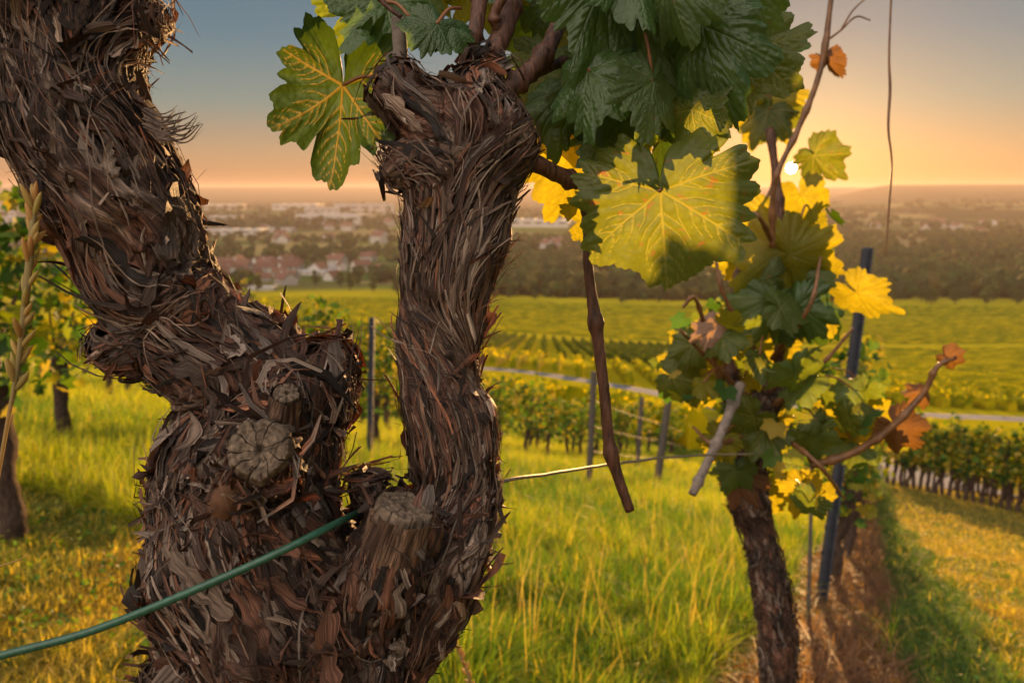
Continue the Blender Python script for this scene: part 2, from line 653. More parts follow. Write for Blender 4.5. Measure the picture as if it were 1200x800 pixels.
M['vinewood'] = m_simple('far_vine_bark', (0.075, 0.048, 0.035), 0.9, 45, 0.6, 1.0, 0.01, 0.2, stretch=(2, 2, 0.5))
M['asphalt'] = m_simple('grey_road', (0.15, 0.16, 0.20), 1.0, 3.0, 0.2, 0.1, 0.01, 0.05)
M['leaf_dark'] = m_leaf('leaf_dark_green', (0.022, 0.060, 0.011), (0.060, 0.125, 0.016), (0.05, 0.09, 0.03), (0.20, 0.36, 0.02), (0.17, 0.25, 0.09), 0.30, 0.33)
M['leaf_mid'] = m_leaf('leaf_mid_green', (0.025, 0.075, 0.014), (0.06, 0.13, 0.022), (0.09, 0.13, 0.05), (0.36, 0.46, 0.02), (0.16, 0.22, 0.06), 0.48, 0.42, spots=(0.13, 0.09, 0.02))
M['leaf_gold'] = m_leaf('leaf_yellow_green', (0.09, 0.13, 0.008), (0.20, 0.20, 0.010), (0.17, 0.18, 0.015), (0.70, 0.58, 0.018), (0.30, 0.26, 0.06), 0.66, 0.45)
M['leaf_spot'] = m_leaf('leaf_green_brown_edged', (0.03, 0.08, 0.014), (0.08, 0.11, 0.014), (0.07, 0.10, 0.02), (0.36, 0.40, 0.02), (0.22, 0.22, 0.06), 0.5, 0.42, spots=(0.16, 0.07, 0.02), vtrans=(.52, .48, .05))
M['leaf_brown'] = m_leaf('leaf_withered_brown', (0.12, 0.05, 0.02), (0.24, 0.11, 0.035), (0.2, 0.1, 0.05), (0.42, 0.20, 0.03), (0.15, 0.05, 0.02), 0.5, 0.6)
M['leaf_pink'] = m_leaf('leaf_dry_pinkish', (0.22, 0.12, 0.08), (0.40, 0.24, 0.17), (0.35, 0.22, 0.15), (0.55, 0.33, 0.12), (0.2, 0.12, 0.08), 0.45, 0.6)
M['leaf_backlit'] = m_leaf('leaf_orange_veined', (0.02, 0.055, 0.012), (0.04, 0.08, 0.014), (0.05, 0.08, 0.02), (0.10, 0.17, 0.010), (0.30, 0.20, 0.04), 0.45, 0.42, vtrans=(0.42, 0.27, 0.04))
M['foliage'] = m_foliage('vine_foliage', 0.45)
M['rowfoliage'] = m_foliage('row_foliage', 0.4, (1.7, 1.6, 0.25), 1.0, 0.02)
M['treefoliage'] = m_foliage('tree_foliage', 0.2, (1.4, 1.2, 0.5), 0.8, 0.1)
M['grass'] = m_foliage('grass_blades', 0.5, (1.65, 1.75, 0.3), 0.55, 0.3)
M['seedhead'] = m_foliage('ripe_grass', 0.4, (1.5, 1.2, 0.6), 0.6, 0.3)
M['wall'] = m_simple('house_wall', (0.45, 0.42, 0.38), 0.9, 0.7, 0.12, 0.2, 0.02, 0.1)
M['roof'] = m_simple('tile_roof', (0.15, 0.075, 0.055), 0.85, 1.2, 0.25, 0.3, 0.03, 0.15)
M['metalroof'] = m_simple('pale_metal_roof', (0.42, 0.42, 0.44), 0.5, 0.7, 0.1, 0.2, 0.02, 0.3)
M['window'] = m_simple('window_glass', (0.05, 0.055, 0.06), 0.2, 3, 0.2, 0.0, 0.01, 0.6)

# ------------------------------------------------------------------ ground
_a, _b = hit(962, 740), hit(1013, 574)     # the line of the vine row the camera stands in
_m = (_b.x - _a.x) / (_b.y - _a.y)
ROWX = lambda y: _a.x + _m * (y - _a.y)
print('row', _a, _b, _m)

def ground_color(x, y):
    n = len(x)
    p = np.stack([x, y, np.zeros(n)], 1)
    r = np.hypot(x, y)
    u = x - ROWX(y)
    nz = fbm(p * 1.3, 3, 21)
    soil = np.array([0.085, 0.05, 0.028])
    straw = np.array([0.17, 0.09, 0.045])
    grass = np.array([0.085, 0.095, 0.018])
    dry = np.array([0.21, 0.155, 0.045])
    c = np.tile(grass, (n, 1)).astype(float)
    dryw = sstep(0.55, 0.95, u + nz * 0.35) * (0.55 + 0.4 * nz)
    gold = (1 - sstep(3.0, 3.9, y + nz * 0.8)) * (1 - sstep(-0.7, -0.3, x))
    dryw = np.clip(np.maximum(dryw, gold * 0.8), 0, 1)[:, None]
    c = c * (1 - dryw) + dry * dryw
    mul = (sstep(-0.32, -0.15, u + nz * 0.15) * (1 - sstep(0.22, 0.42, u + nz * 0.2)))[:, None]
    c = c * (1 - mul) + (straw * (0.75 + 0.5 * nz[:, None]) * 0.8 + soil * 0.2) * mul
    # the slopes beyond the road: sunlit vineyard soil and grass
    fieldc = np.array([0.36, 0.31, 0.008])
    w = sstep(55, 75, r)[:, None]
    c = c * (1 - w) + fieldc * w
    # patchwork of the valley floor, straight-edged parcels of different crops
    a = 0.5
    X, Y = x * math.cos(a) - y * math.sin(a), x * math.sin(a) + y * math.cos(a)
    gi = np.floor(X / 170 + 0.3 * np.floor(Y / 260)).astype(np.int64)
    gj = np.floor(Y / 260).astype(np.int64)
    hh = hsh(gi, gj, gi * 0, 5) * 0.5 + 0.5
    pal = np.array([[0.06, 0.10, 0.025], [0.11, 0.15, 0.03], [0.27, 0.22, 0.09], [0.10, 0.11, 0.035], [0.045, 0.06, 0.022], [0.20, 0.17, 0.08]])
    pc = pal[np.clip((hh * 6).astype(int), 0, 5)]
    wf = sstep(520, 640, y + 40 * fbm(p / 150, 2, 4))[:, None]
    c = c * (1 - wf) + pc * wf
    woods = np.array([0.03, 0.042, 0.018])
    ww = (sstep(0.05, 0.2, fbm(p / 700, 3, 31)) * sstep(1500, 2600, r))[:, None]
    ww = np.maximum(ww, sstep(5000, 6000, r)[:, None])
    c = c * (1 - ww) + woods * ww
    return c

def make_ground():
    na = 560
    fw = np.concatenate([np.linspace(-0.75, 0.75, 420), np.linspace(0.75, 2 * np.pi - 0.75, na - 420 + 2)[1:-1]])
    na = len(fw)
    rr = np.concatenate([[0.25], np.exp(np.linspace(math.log(0.6), math.log(12600), 420))])
    A, Rr = np.meshgrid(fw, rr)
    x, y = (Rr * np.sin(A)).ravel(), (Rr * np.cos(A)).ravel()
    z = height(x, y)
    v = np.stack([x, y, z], 1)
    v = np.vstack([v, [0, 0, hz(0, 0)]])
    i = np.arange(len(rr) - 1)[:, None] * na
    j = np.arange(na)[None]
    j2 = (j + 1) % na
    q = np.stack([i + j, i + na + j, i + na + j2, i + j2], -1).reshape(-1, 4)
    q = q[:, ::-1]
    t = np.stack([np.arange(na), (np.arange(na) + 1) % na, np.full(na, len(v) - 1)], 1)[:, ::-1]
    c = ground_color(v[:, 0], v[:, 1])
    obj('ground', mesh('ground', v, q, t, True, c), M['ground'], kind='structure')
make_ground()

def strip(name, pts, width, material, lift=0.05, kerb=None):
    """road or path laid on the terrain along ground points"""
    p = spline([(a.x, a.y) for a in pts], 14)
    t = np.gradient(p, axis=0)
    t /= np.linalg.norm(t, axis=1)[:, None]
    nrm = np.stack([-t[:, 1], t[:, 0]], 1)
    us = np.linspace(-0.5, 0.5, 7)
    V = (p[:, None] + us[None, :, None] * width * nrm[:, None]).reshape(-1, 2)
    hc = height(V[:, 0], V[:, 1]).reshape(len(p), 7)
    z = hc.mean(1, keepdims=True) * 0.3 + hc * 0.7 + lift
    top = np.column_stack([V, z.ravel()])
    # solid edge down into the ground
    L = np.column_stack([V.reshape(-1, 7, 2)[:, 0], z[:, 0] - 0.6])
    Rg = np.column_stack([V.reshape(-1, 7, 2)[:, 6], z[:, 6] - 0.6])
    n = len(p)
    v = np.vstack([top, L, Rg])
    i = np.arange(n - 1)[:, None] * 7
    j = np.arange(6)[None]
    q = [np.stack([i + j, i + 7 + j, i + 8 + j, i + j + 1], -1).reshape(-1, 4)[:, ::-1]]
    k = np.arange(n - 1)
    q.append(np.stack([k * 7, (k + 1) * 7, n * 7 + k + 1, n * 7 + k], 1))
    q.append(np.stack([k * 7 + 6, n * 8 + k, n * 8 + k + 1, (k + 1) * 7 + 6], 1))
    o = obj(name, mesh(name, v, np.vstack(q), None, True), material, kind='structure')
    return p

road_px = [(300, 418), (420, 424), (560, 432), (640, 440), (770, 462), (880, 490), (960, 520), (1040, 547), (1120, 575)]
road_pts = [hit(*a) for a in road_px]
strip('road', road_pts, 4.2, M['asphalt'])
strip('path', [hit(a, b) for a, b in ((900, 474), (1000, 481), (1080, 487), (1150, 490), (1230, 494))], 4.0, M['asphalt'])

# ------------------------------------------------------------------ bark builder
def voxel(v, q, t, size, smooth_it=6):
    me = mesh('tmp', v, q, t)
    o = bpy.data.objects.new('tmp', me)
    COL.objects.link(o)
    r = o.modifiers.new('r', 'REMESH')
    r.mode = 'VOXEL'
    r.voxel_size = size
    s = o.modifiers.new('s', 'SMOOTH')
    s.factor = 0.6
    s.iterations = smooth_it
    dg = bpy.context.evaluated_depsgraph_get()
    dg.update()
    e = bpy.data.meshes.new_from_object(o.evaluated_get(dg))
    bpy.data.objects.remove(o)
    return e

class Bark:
    """a gnarled trunk grown round several skeleton chains: rows of (x, y, z, r)"""
    def __init__(s, chains, size, seed=0, amp=1.0, smooth_it=6):
        cs, V, Q, T, n = [], [], [], [], 0
        for ch in chains:
            c = spline(ch, 10)
            cs.append(c)
            v, q, t = tube(c[:, :3], c[:, 3], 20)
            V.append(v); Q.append(q + n); T.append(t + n); n += len(v)
        me = voxel(np.vstack(V), np.vstack(Q), np.vstack(T), size, smooth_it)
        nv = len(me.vertices)
        co = np.empty(nv * 3, np.float32); me.vertices.foreach_get('co', co)
        no = np.empty(nv * 3, np.float32); me.vertices.foreach_get('normal', no)
        co = co.reshape(-1, 3).astype(float); no = no.reshape(-1, 3).astype(float)
        # nearest skeleton sample gives flow coordinates
        C, TT_, NN, BB, RR, SS = [], [], [], [], [], []
        for k, c in enumerate(cs):
            t, nn, b = frames(c[:, :3])
            l = np.concatenate([[0], np.cumsum(np.linalg.norm(np.diff(c[:, :3], axis=0), axis=1))])
            C.append(c[:, :3]); TT_.append(t); NN.append(nn); BB.append(b); RR.append(c[:, 3]); SS.append(l + k * 0.37)
        C, TT_, NN, BB, RR, SS = map(np.concatenate, (C, TT_, NN, BB, RR, SS))
        s.C, s.T, s.Rr = C, TT_, RR
        idx = np.empty(nv, int)
        for a in range(0, nv, 20000):
            d = np.linalg.norm(co[a:a + 20000, None] - C[None], axis=2) - RR[None] * 0.9
            idx[a:a + 20000] = d.argmin(1)
        d = co - C[idx]
        al = (d * TT_[idx]).sum(1)
        du, dv = (d * NN[idx]).sum(1), (d * BB[idx]).sum(1)
        rad = np.hypot(du, dv) + 1e-9
        # fibres wind slowly round the arms and wander
        sv = SS[idx] + al
        w1 = fbm(co * 14, 3, seed + 3)
        th = np.arctan2(dv, du) + 0.8 * w1 + 5.0 * sv
        fx = np.stack([np.cos(th) * rad, np.sin(th) * rad, sv], 1)
        wob = np.stack([fbm(co * 40, 2, seed + 5), fbm(co * 40, 2, seed + 6), np.zeros(nv)], 1) * 0.006
        f = fx + wob
        lump = fbm(co * 16, 3, seed + 1) * 0.010 + fbm(co * 42, 2, seed + 2) * 0.004
        st = np.array([1, 1, 0.13])
        r1 = 1 - np.abs(fbm(f * st * 150, 3, seed + 10)) * 2.4       # long ridges
        r2 = 1 - np.abs(fbm(f * st * 420, 2, seed + 14)) * 2.4       # strings
        pl = fbm(f * np.array([1, 1, 0.3]) * 70, 3, seed + 20) * 3.2  # stepped plates of loose bark
        fr = pl - np.floor(pl)
        step = (np.floor(pl) + sstep(0.0, 0.14, fr)) * 0.0021 - fr * 0.0008
        hh = amp * (lump + r1 * 0.0036 + r2 * 0.0015 + step)
        co2 = co + no * hh[:, None]
        s.flow = f
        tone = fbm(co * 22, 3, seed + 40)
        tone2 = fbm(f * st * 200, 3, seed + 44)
        a_, b_, c_ = np.array([0.035, 0.021, 0.015]), np.array([0.12, 0.056, 0.034]), np.array([0.25, 0.195, 0.155])  # old inner bark, kept darker to paint shade between the strips
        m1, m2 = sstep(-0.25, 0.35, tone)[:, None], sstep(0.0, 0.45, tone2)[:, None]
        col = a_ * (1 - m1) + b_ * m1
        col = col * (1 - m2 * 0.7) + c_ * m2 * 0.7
        nq = len(me.polygons)
        pv = np.empty(nq * 4, np.int32)
        me.loops.foreach_get('vertex_index', pv)
        s.q = pv.reshape(-1, 4)
        bpy.data.meshes.remove(me)
        s.co = co2
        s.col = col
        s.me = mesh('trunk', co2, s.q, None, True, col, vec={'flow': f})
        n2 = np.empty(nv * 3, np.float32); s.me.vertices.foreach_get('normal', n2)
        s.no = n2.reshape(-1, 3).astype(float)
        s.no0 = no
        s.bvh = BVHTree.FromPolygons((co + no * (lump * amp + 0.0018 * amp)[:, None]).tolist(), s.q.tolist())      # the smooth body under the ridges
        s.idx = idx
        # direction of the grain, smoothed over the surface and swirling slowly
        e1 = np.concatenate([s.q[:, 0], s.q[:, 1], s.q[:, 2], s.q[:, 3]])
        e2 = np.concatenate([s.q[:, 1], s.q[:, 2], s.q[:, 3], s.q[:, 0]])
        g = TT_[idx].copy()
        for _ in range(24):
            g = np.stack([np.bincount(e1, g[e2, k], nv) + np.bincount(e2, g[e1, k], nv) for k in range(3)], 1)
            g /= np.linalg.norm(g, axis=1)[:, None] + 1e-9
        g -= no * (g * no).sum(1)[:, None]
        g /= np.linalg.norm(g, axis=1)[:, None] + 1e-9
        sw = (fbm(co * 13, 2, seed + 61) * .75 + fbm(co * 38, 2, seed + 62) * .45)[:, None]
        s.grain = g * np.cos(sw) + np.cross(no, g) * np.sin(sw)
        s.smoothco = co

    def flow_at(s, p, n, swirl):
        pass

def strips(bark, count, L, Wd, lift, seed, name, jitter=0.35, pick=None, palette=None, segs=9, base=0.002, curl=0.5):
    """loose strips of bark that follow the body, split, curl and lift at their ends"""
    rg = np.random.default_rng(seed)
    cand = np.arange(len(bark.co)) if pick is None else np.nonzero(pick)[0]
    ids = rg.choice(cand, count)
    p0s, T = bark.smoothco[ids], bark.grain[ids]
    grain, q0 = bark.grain, bark.q[:, 0]
    palette = palette if palette is not None else np.array([[0.10, 0.06, 0.045], [0.17, 0.09, 0.058], [0.25, 0.125, 0.075], [0.30, 0.245, 0.21], [0.20, 0.155, 0.125], [0.38, 0.32, 0.275], [0.06, 0.042, 0.035]])
    V, C, F, Q = [], [], [], []
    n = 0
    find = bark.bvh.find_nearest
    for k in range(count):
        p = Vector(p0s[k]); d = Vector(T[k])
        _, nn, _, _ = find(p)
        if nn is None:
            continue
        d = (d - nn * d.dot(nn))
        if d.length < 1e-4:
            continue
        d.normalize()
        off_a = rg.normal() * jitter
        d.rotate(Matrix.Rotation(off_a, 3, nn))
        ln = L[0] + (L[1] - L[0]) * rg.random() ** 1.8
        wd = Wd[0] + (Wd[1] - Wd[0]) * rg.random() ** 1.7
        st = ln / segs
        turn = rg.normal() * 0.12
        la, lb = (rg.random() ** 2.5) * lift, (rg.random() ** 2.5) * lift
        lb = max(lb, lift * 0.12)
        tw = rg.normal() * curl
        twe = rg.normal() * curl
        cup = rg.normal() * 0.35
        side = rg.normal() * 0.004
        c = palette[rg.integers(len(palette))] * (0.65 + 0.7 * rg.random())
        h0 = base + rg.random() * 0.003
        rag = rg.random((segs + 1, 2)) * 0.75 + 0.4
        wseed = rg.random() * 50
        b0_, b1_ = rg.random() * .16 + .02, rg.random() * .16 + .02
        for i in range(segs + 1):
            u = i / segs
            ea, eb = max(0, 0.45 - u) / 0.45, max(0, u - 0.5) / 0.5
            h = h0 + la * ea ** 1.7 + lb * eb ** 1.7
            taper = min(1, (u + b0_) * 5) * min(1, (1 + b1_ - u) * 4)
            w = wd * 0.5 * taper
            wv = nn.cross(d)
            ang = tw * ea * ea * 2.2 + twe * eb * eb * 2.2
            wv2 = wv * math.cos(ang) + nn * math.sin(ang)
            up = nn * math.cos(ang) - wv * math.sin(ang)
            cpt = p + nn * h + wv * side * eb * eb * 3
            V += [cpt + wv2 * w * rag[i, 0] + up * w * cup, cpt + up * w * 0.15 * rag[i, 1], cpt - wv2 * w * rag[i, 1] + up * w * cup]
            sc = wd * 1500
            F += [(wseed + sc, wseed, u * ln * 45), (wseed + sc * 0.5, wseed, u * ln * 45), (wseed, wseed, u * ln * 45)]
            C += [c, c, c]
            if i < segs:
                b0 = n + i * 3
                Q += [(b0, b0 + 1, b0 + 4, b0 + 3), (b0 + 1, b0 + 2, b0 + 5, b0 + 4)]
                loc, n2, fi, _ = find(p + d * st)
                if loc is None:
                    break
                dd = loc - p
                p = loc
                nn = (nn * 0.5 + n2 * 0.5).normalized()
                gd = Vector(grain[q0[fi]])
                gd.rotate(Matrix.Rotation(off_a, 3, nn))
                d = d * 0.55 + gd * 0.45
                d = (d - nn * d.dot(nn)).normalized()
        n = len(V)
    return mesh(name, np.array(V), np.array(Q), None, True, np.array(C), vec={'flow': np.array(F)})

def scar_mesh(r, seed, thick=0.006):
    """a round pruning cut with rings, radial cracks and a ragged rim; axis +Z"""
    na, nr = 260, 44
    th = np.linspace(0, 2 * np.pi, na, endpoint=False)
    rr = np.linspace(0, 1, nr) ** 0.8
    A, Q = np.meshgrid(th, rr)
    a, q = A.ravel(), Q.ravel()
    cs = np.stack([np.cos(a) * 1.3, np.sin(a) * 1.3, np.zeros(len(a))], 1)
    rim = 1 + 0.20 * fbm(cs * 1.5, 4, seed)
    crack = np.abs(((a * 9 / (2 * np.pi) + 0.6 * fbm(cs * 0.9 + q[:, None] * 1.1, 3, seed + 2)) % 1) - 0.5) * 2
    cr = np.clip(1 - crack * (3.5 + 4 * (1 - q)), 0, 1) * sstep(0.1, 0.3, q)
    ring = np.sin(q * 42 + fbm(cs * 3, 2, seed + 3) * 3)
    z = 0.00008 * ring + 0.0006 * fbm(cs * q[:, None] * 1.4, 3, seed + 8) - np.clip(1 - crack * (8 + 8 * (1 - q)), 0, 1) * sstep(0.06, 0.25, q) * 0.0022 + 0.0005 * fbm(cs * q[:, None] * 4, 3, seed + 4) - 0.002 * np.exp(-(q / 0.12) ** 2)
    z -= sstep(0.86, 1.0, q) * 0.0035
    v = np.stack([np.cos(a) * q * r * rim, np.sin(a) * q * r * rim, z], 1)
    low = v[-na:] * np.array([1.06, 1.06, 1]) - [0, 0, thick]
    v = np.vstack([v, low])
    i = np.arange(nr)[:, None] * na
    j = np.arange(na)[None]
    j2 = (j + 1) % na
    qd = np.stack([i + j, i + na + j, i + na + j2, i + j2], -1).reshape(-1, 4)
    crk = np.clip(1 - crack * (7 + 6 * (1 - q)), 0, 1) * sstep(0.06, 0.25, q)
    tone = (.88 + .12 * np.sin(q * 30 + fbm(cs * 2, 2, seed + 3) * 2)) * (1 + .8 * fbm(cs * q[:, None] * 5, 3, seed + 12))
    colr_ = np.array([0.145, 0.11, 0.08]) * (tone * (1 - .8 * crk) * (1 - .7 * np.exp(-(q / .12) ** 2)))[:, None]
    colr_ = np.vstack([colr_, np.tile([.08, .05, .035], (na, 1))])
    return mesh('pruning_scar', v, qd[:, ::-1], None, True, np.clip(colr_, .01, 1), vec={'flow': v * 0.6})

def face(o, loc, zdir, spin=0.0):
    q = Vector(zdir).to_track_quat('Z', 'Y')
    o.matrix_local = Matrix.Translation(loc) @ q.to_matrix().to_4x4() @ Matrix.Rotation(spin, 4, 'Z')
    return o

def hp(px, py, dep, rpx):
    v = P(px, py, dep)
    return [v.x, v.y, v.z, rpx * dep / FPX]

# ------------------------------------------------------------------ leaves
OUT_PHI = [0, 6, 13, 21, 27, 34, 44, 52, 60, 70, 79, 88, 98, 108, 118, 132, 146, 158, 168, 175, 179]
OUT_R = [1.0, .93, .84, .74, .66, .74, .86, .90, .80, .68, .60, .63, .69, .73, .64, .56, .54, .50, .40, .22, .06]
LOBES = [(0, 0.97), (51, 0.87), (-51, 0.87), (107, 0.70), (-107, 0.70)]

def leaf_mesh(name, seed, na=200, nr=40, lobed=1.0, fold=0.16, droop=0.25, wave=0.05, pucker=1.0, holes=True, curlx=0.0):
    rg = np.random.default_rng(seed)
    phi = np.linspace(-178.5, 178.5, na)
    ap = np.abs(phi)
    rs = np.array(OUT_R)
    rs = rs + (0.78 - rs) * (1 - lobed) * (np.array(OUT_PHI) < 150)
    side = 1 + np.where(phi > 0, 1, -1) * rg.normal() * 0.05
    warp = phi + 5 * np.sin(np.radians(phi * 2.0 + rg.random() * 360))
    r = np.interp(np.abs(warp), OUT_PHI, rs) * side
    # saw teeth, uneven, pointing outwards
    k = 21 + rg.integers(0, 5)
    ph = (ap / 180 * k * 0.5 + 0.15 * np.sin(ap / 9 + seed)) * (1 + 0.0 * ap)
    saw = np.abs((ph % 1) - 0.62) / 0.62
    amp = 0.085 * (0.7 + 0.6 * vnoise(np.stack([phi / 14, phi * 0, phi * 0 + seed], 1), 3)) * sstep(176, 150, ap) 
    r = r * (1 + 1.35 * amp * (1 - 2 * np.clip(saw, 0, 1)))
    fine = np.abs(((ap / 180 * k * 1.5) % 1) - 0.5) * 2
    r = r * (1 - 0.022 * fine)
    if holes:
        for _ in range(rg.integers(0, 3)):
            c0, w0 = rg.uniform(-140, 140), rg.uniform(2, 5)
            r = r * (1 - rg.uniform(0.1, 0.3) * np.exp(-((phi - c0) / w0) ** 2))
    rho = np.linspace(0, 1, nr) ** 0.85
    PH, RH = np.meshgrid(np.radians(phi), rho)
    rad = (RH * r[None]).ravel()
    a = PH.ravel()
    x, y = rad * np.sin(a), rad * np.cos(a)
    rho_f = RH.ravel()
    # vein network
    segs = []
    for lp, lr in LOBES:
        t = np.radians(lp + rg.normal() * 2)
        segs.append((0, 0, math.sin(t) * lr, math.cos(t) * lr, 0.0125, 0.35))
        m = 7 if lp == 0 else 6
        for q in range(m):
            f = 0.16 + 0.78 * (q + 0.5 * rg.random()) / m
            for sgn in (-1, 1):
                if lp != 0 and abs(lp) > 100 and f < 0.2:
                    continue
                t2 = t + sgn * math.radians(44 + rg.normal() * 4)
                ln = 0.36 * (1 - f * 0.68) * (1.1 if lp == 0 else 0.9)
                sx, sy = math.sin(t) * lr * f, math.cos(t) * lr * f
                mx, my = sx + math.sin(t2) * ln * .55, sy + math.cos(t2) * ln * .55
                t3 = t2 - sgn * 0.35
                ex, ey = mx + math.sin(t3) * ln * .45, my + math.cos(t3) * ln * .45
                segs.append((sx, sy, mx, my, 0.0062, 0.5))
                segs.append((mx, my, ex, ey, 0.0045, 0.5))
    best = np.full(len(x), 9.0)
    vein = np.zeros(len(x))
    for (ax, ay, bx, by, w, _) in segs:
        dx, dy = bx - ax, by - ay
        t = np.clip(((x - ax) * dx + (y - ay) * dy) / (dx * dx + dy * dy), 0, 1)
        d = np.hypot(x - ax - t * dx, y - ay - t * dy)
        ww = w * (1 - 0.6 * t)
        vein = np.maximum(vein, np.clip(1.6 - d / ww, 0, 1))
        best = np.minimum(best, d * (1.0 if w < 0.01 else 1.1))
    pts = np.stack([x * 9, y * 9, np.full(len(x), seed * 3.1)], 1)
    puff = np.sqrt(np.clip(best, 0, 0.09) / 0.09)
    small = fbm(pts * 1.7, 2, seed)
    z = pucker * (0.036 * puff + 0.012 * small * puff) - 0.006 * vein
    z += -fold * np.abs(x) * 0.9
    z += -droop * (y * 0.5) ** 2 * np.sign(1) * 1.6 - droop * 0.45 * rho_f ** 3
    z += wave * rho_f ** 2 * np.sin(a * (4 + seed % 3) + seed) + 0.05 * fbm(pts * 0.28, 2, seed + 9) + curlx * x
    v = np.stack([x, y, z], 1)
    i = np.arange(nr - 1)[:, None] * na
    j = np.arange(na - 1)[None]
    q = np.stack([i + j, i + na + j, i + na + j + 1, i + j + 1], -1).reshape(-1, 4)
    return mesh(name, v, q, None, True, None, fl={'vein': vein}, vec={'lp': np.stack([x, y, np.full(len(x), seed * 1.7)], 1)})

LEAF_HI, LEAF_MID = {}, {}
def leaf_data(seed, material, hi=True):
    d = LEAF_HI if hi else LEAF_MID
    key = (seed, material)
    if key not in d:
        rg = random.Random(seed)
        kw = dict(lobed=rg.uniform(0.55, 1.15), fold=rg.uniform(0.02, 0.22), droop=rg.uniform(0.1, 0.42), wave=rg.uniform(0.03, 0.08))
        if material == 'leaf_brown':
            kw.update(fold=0.45, droop=0.8, wave=0.12)
        me = leaf_mesh('leaf', seed, 320 if hi else 130, 40 if hi else 12, pucker=.6 if hi else .4, **kw)
        me.materials.append(M[material])
        d[key] = me
    return d[key]

def leaf_at(parent, att, tip, seed, material, roll=0.0, pitch=0.0, hi=True, stem=None, label=None, wide=1.0, flip=False):
    """blade from petiole joint att to tip, facing the camera side, rolled about its midrib"""
    a, t = Vector(att), Vector(tip)
    Y = (t - a)
    L = Y.length
    Y.normalize()
    n = (CAM - (a + t) / 2).normalized()
    Z = (n - Y * n.dot(Y)).normalized()
    if flip:
        Z = -Z
    X = Y.cross(Z)
    m = Matrix((X * L * wide, Y * L, Z * L)).transposed().to_4x4()
    rot = Matrix.Rotation(roll, 4, Y) @ Matrix.Rotation(pitch, 4, X)
    o = obj('leaf', leaf_data(seed, material, hi), parent=parent, label=label)
    o.matrix_local = Matrix.Translation(a - parent.location) @ rot @ m
    if stem is not None:
        s = Vector(stem)
        mid = (s + a) / 2 + Vector((0, 0, 0.12 * (s - a).length))
        c = spline([list(s), list(mid), list(a)], 5)
        v, q, tr = tube(c - np.array(a)[None], 0.0011 if hi else 0.0013, 6)
        inv = (rot @ m).inverted()
        v = np.array([inv @ Vector(w) for w in v])
        obj('petiole', mesh('petiole', v, q, tr), M['petiole'], parent=o)
    return o

def cane(name, parent, pts, material, nodes=4, sides=12, seed=0, label=None):
    """woody shoot through pixel points (px, py, depth, radius px) with swollen nodes"""
    c = spline([hp(*p) for p in pts], 14)
    return cane_w(name, parent, c, material, nodes, sides, seed, label)

def cane_w(name, parent, c, material, nodes=4, sides=12, seed=0, label=None, swell=0.45):
    u = np.linspace(0, 1, len(c))
    r = c[:, 3].copy()
    rg = np.random.default_rng(seed + 91)
    for k in range(nodes):
        u0 = (k + 0.5 + rg.normal() * 0.12) / nodes
        r *= 1 + swell * np.exp(-((u - u0) / (0.018 + 0.12 / max(nodes, 1) * 0.25)) ** 2)
    v, q, t = tube(c[:, :3] - np.array(parent.location)[None], r, sides)
    nz = fbm(v * 260, 2, seed)
    nn = v[:len(c) * sides].reshape(len(c), sides, 3)
    cc = nn.mean(1, keepdims=True)
    nn = cc + (nn - cc) * (1 + 0.13 * nz[:len(c) * sides].reshape(len(c), sides, 1))
    v[:len(c) * sides] = nn.reshape(-1, 3)
    return obj(name, mesh(name, v, q, t), material, parent=parent, label=label)

# ------------------------------------------------------------------ the old vine in front
base = hp(365, 905, .43, 100)
gx, gy = base[0] + 0.0, base[1] + 0.02
GZ = hz(gx, gy)
HERO = empty('grapevine', (gx, gy, GZ), 'huge gnarled old grapevine with shaggy peeling bark forking into two arms in front', 'grapevine')
chA = [[gx, gy, GZ - 0.03, .062], [gx, gy, GZ + 0.25, .044], [base[0], base[1], base[2] - 0.12, .044], base,
       hp(350, 800, .43, 112), hp(322, 715, .425, 120), hp(292, 635, .42, 117), hp(292, 570, .42, 112), hp(314, 497, .42, 82), hp(298, 448, .42, 66),
       hp(243, 405, .42, 60), hp(207, 365, .42, 62), hp(176, 315, .415, 68), hp(152, 255, .41, 76), hp(119, 195, .405, 78), hp(90, 132, .40, 76),
       hp(84, 60, .40, 84), hp(62, -15, .40, 112), hp(30, -110, .40, 120), hp(0, -220, .41, 90)]
chB = [hp(370, 850, .43, 92), hp(415, 770, .435, 80), hp(460, 700, .44, 70), hp(505, 640, .445, 62), hp(535, 580, .45, 54), hp(532, 520, .45, 54),
       hp(519, 460, .45, 45), hp(516, 400, .45, 42), hp(519, 350, .45, 44), hp(531, 300, .45, 47), hp(539, 250, .45, 54), hp(550, 200, .45, 66), hp(548, 155, .45, 67), hp(540, 125, .45, 50)]
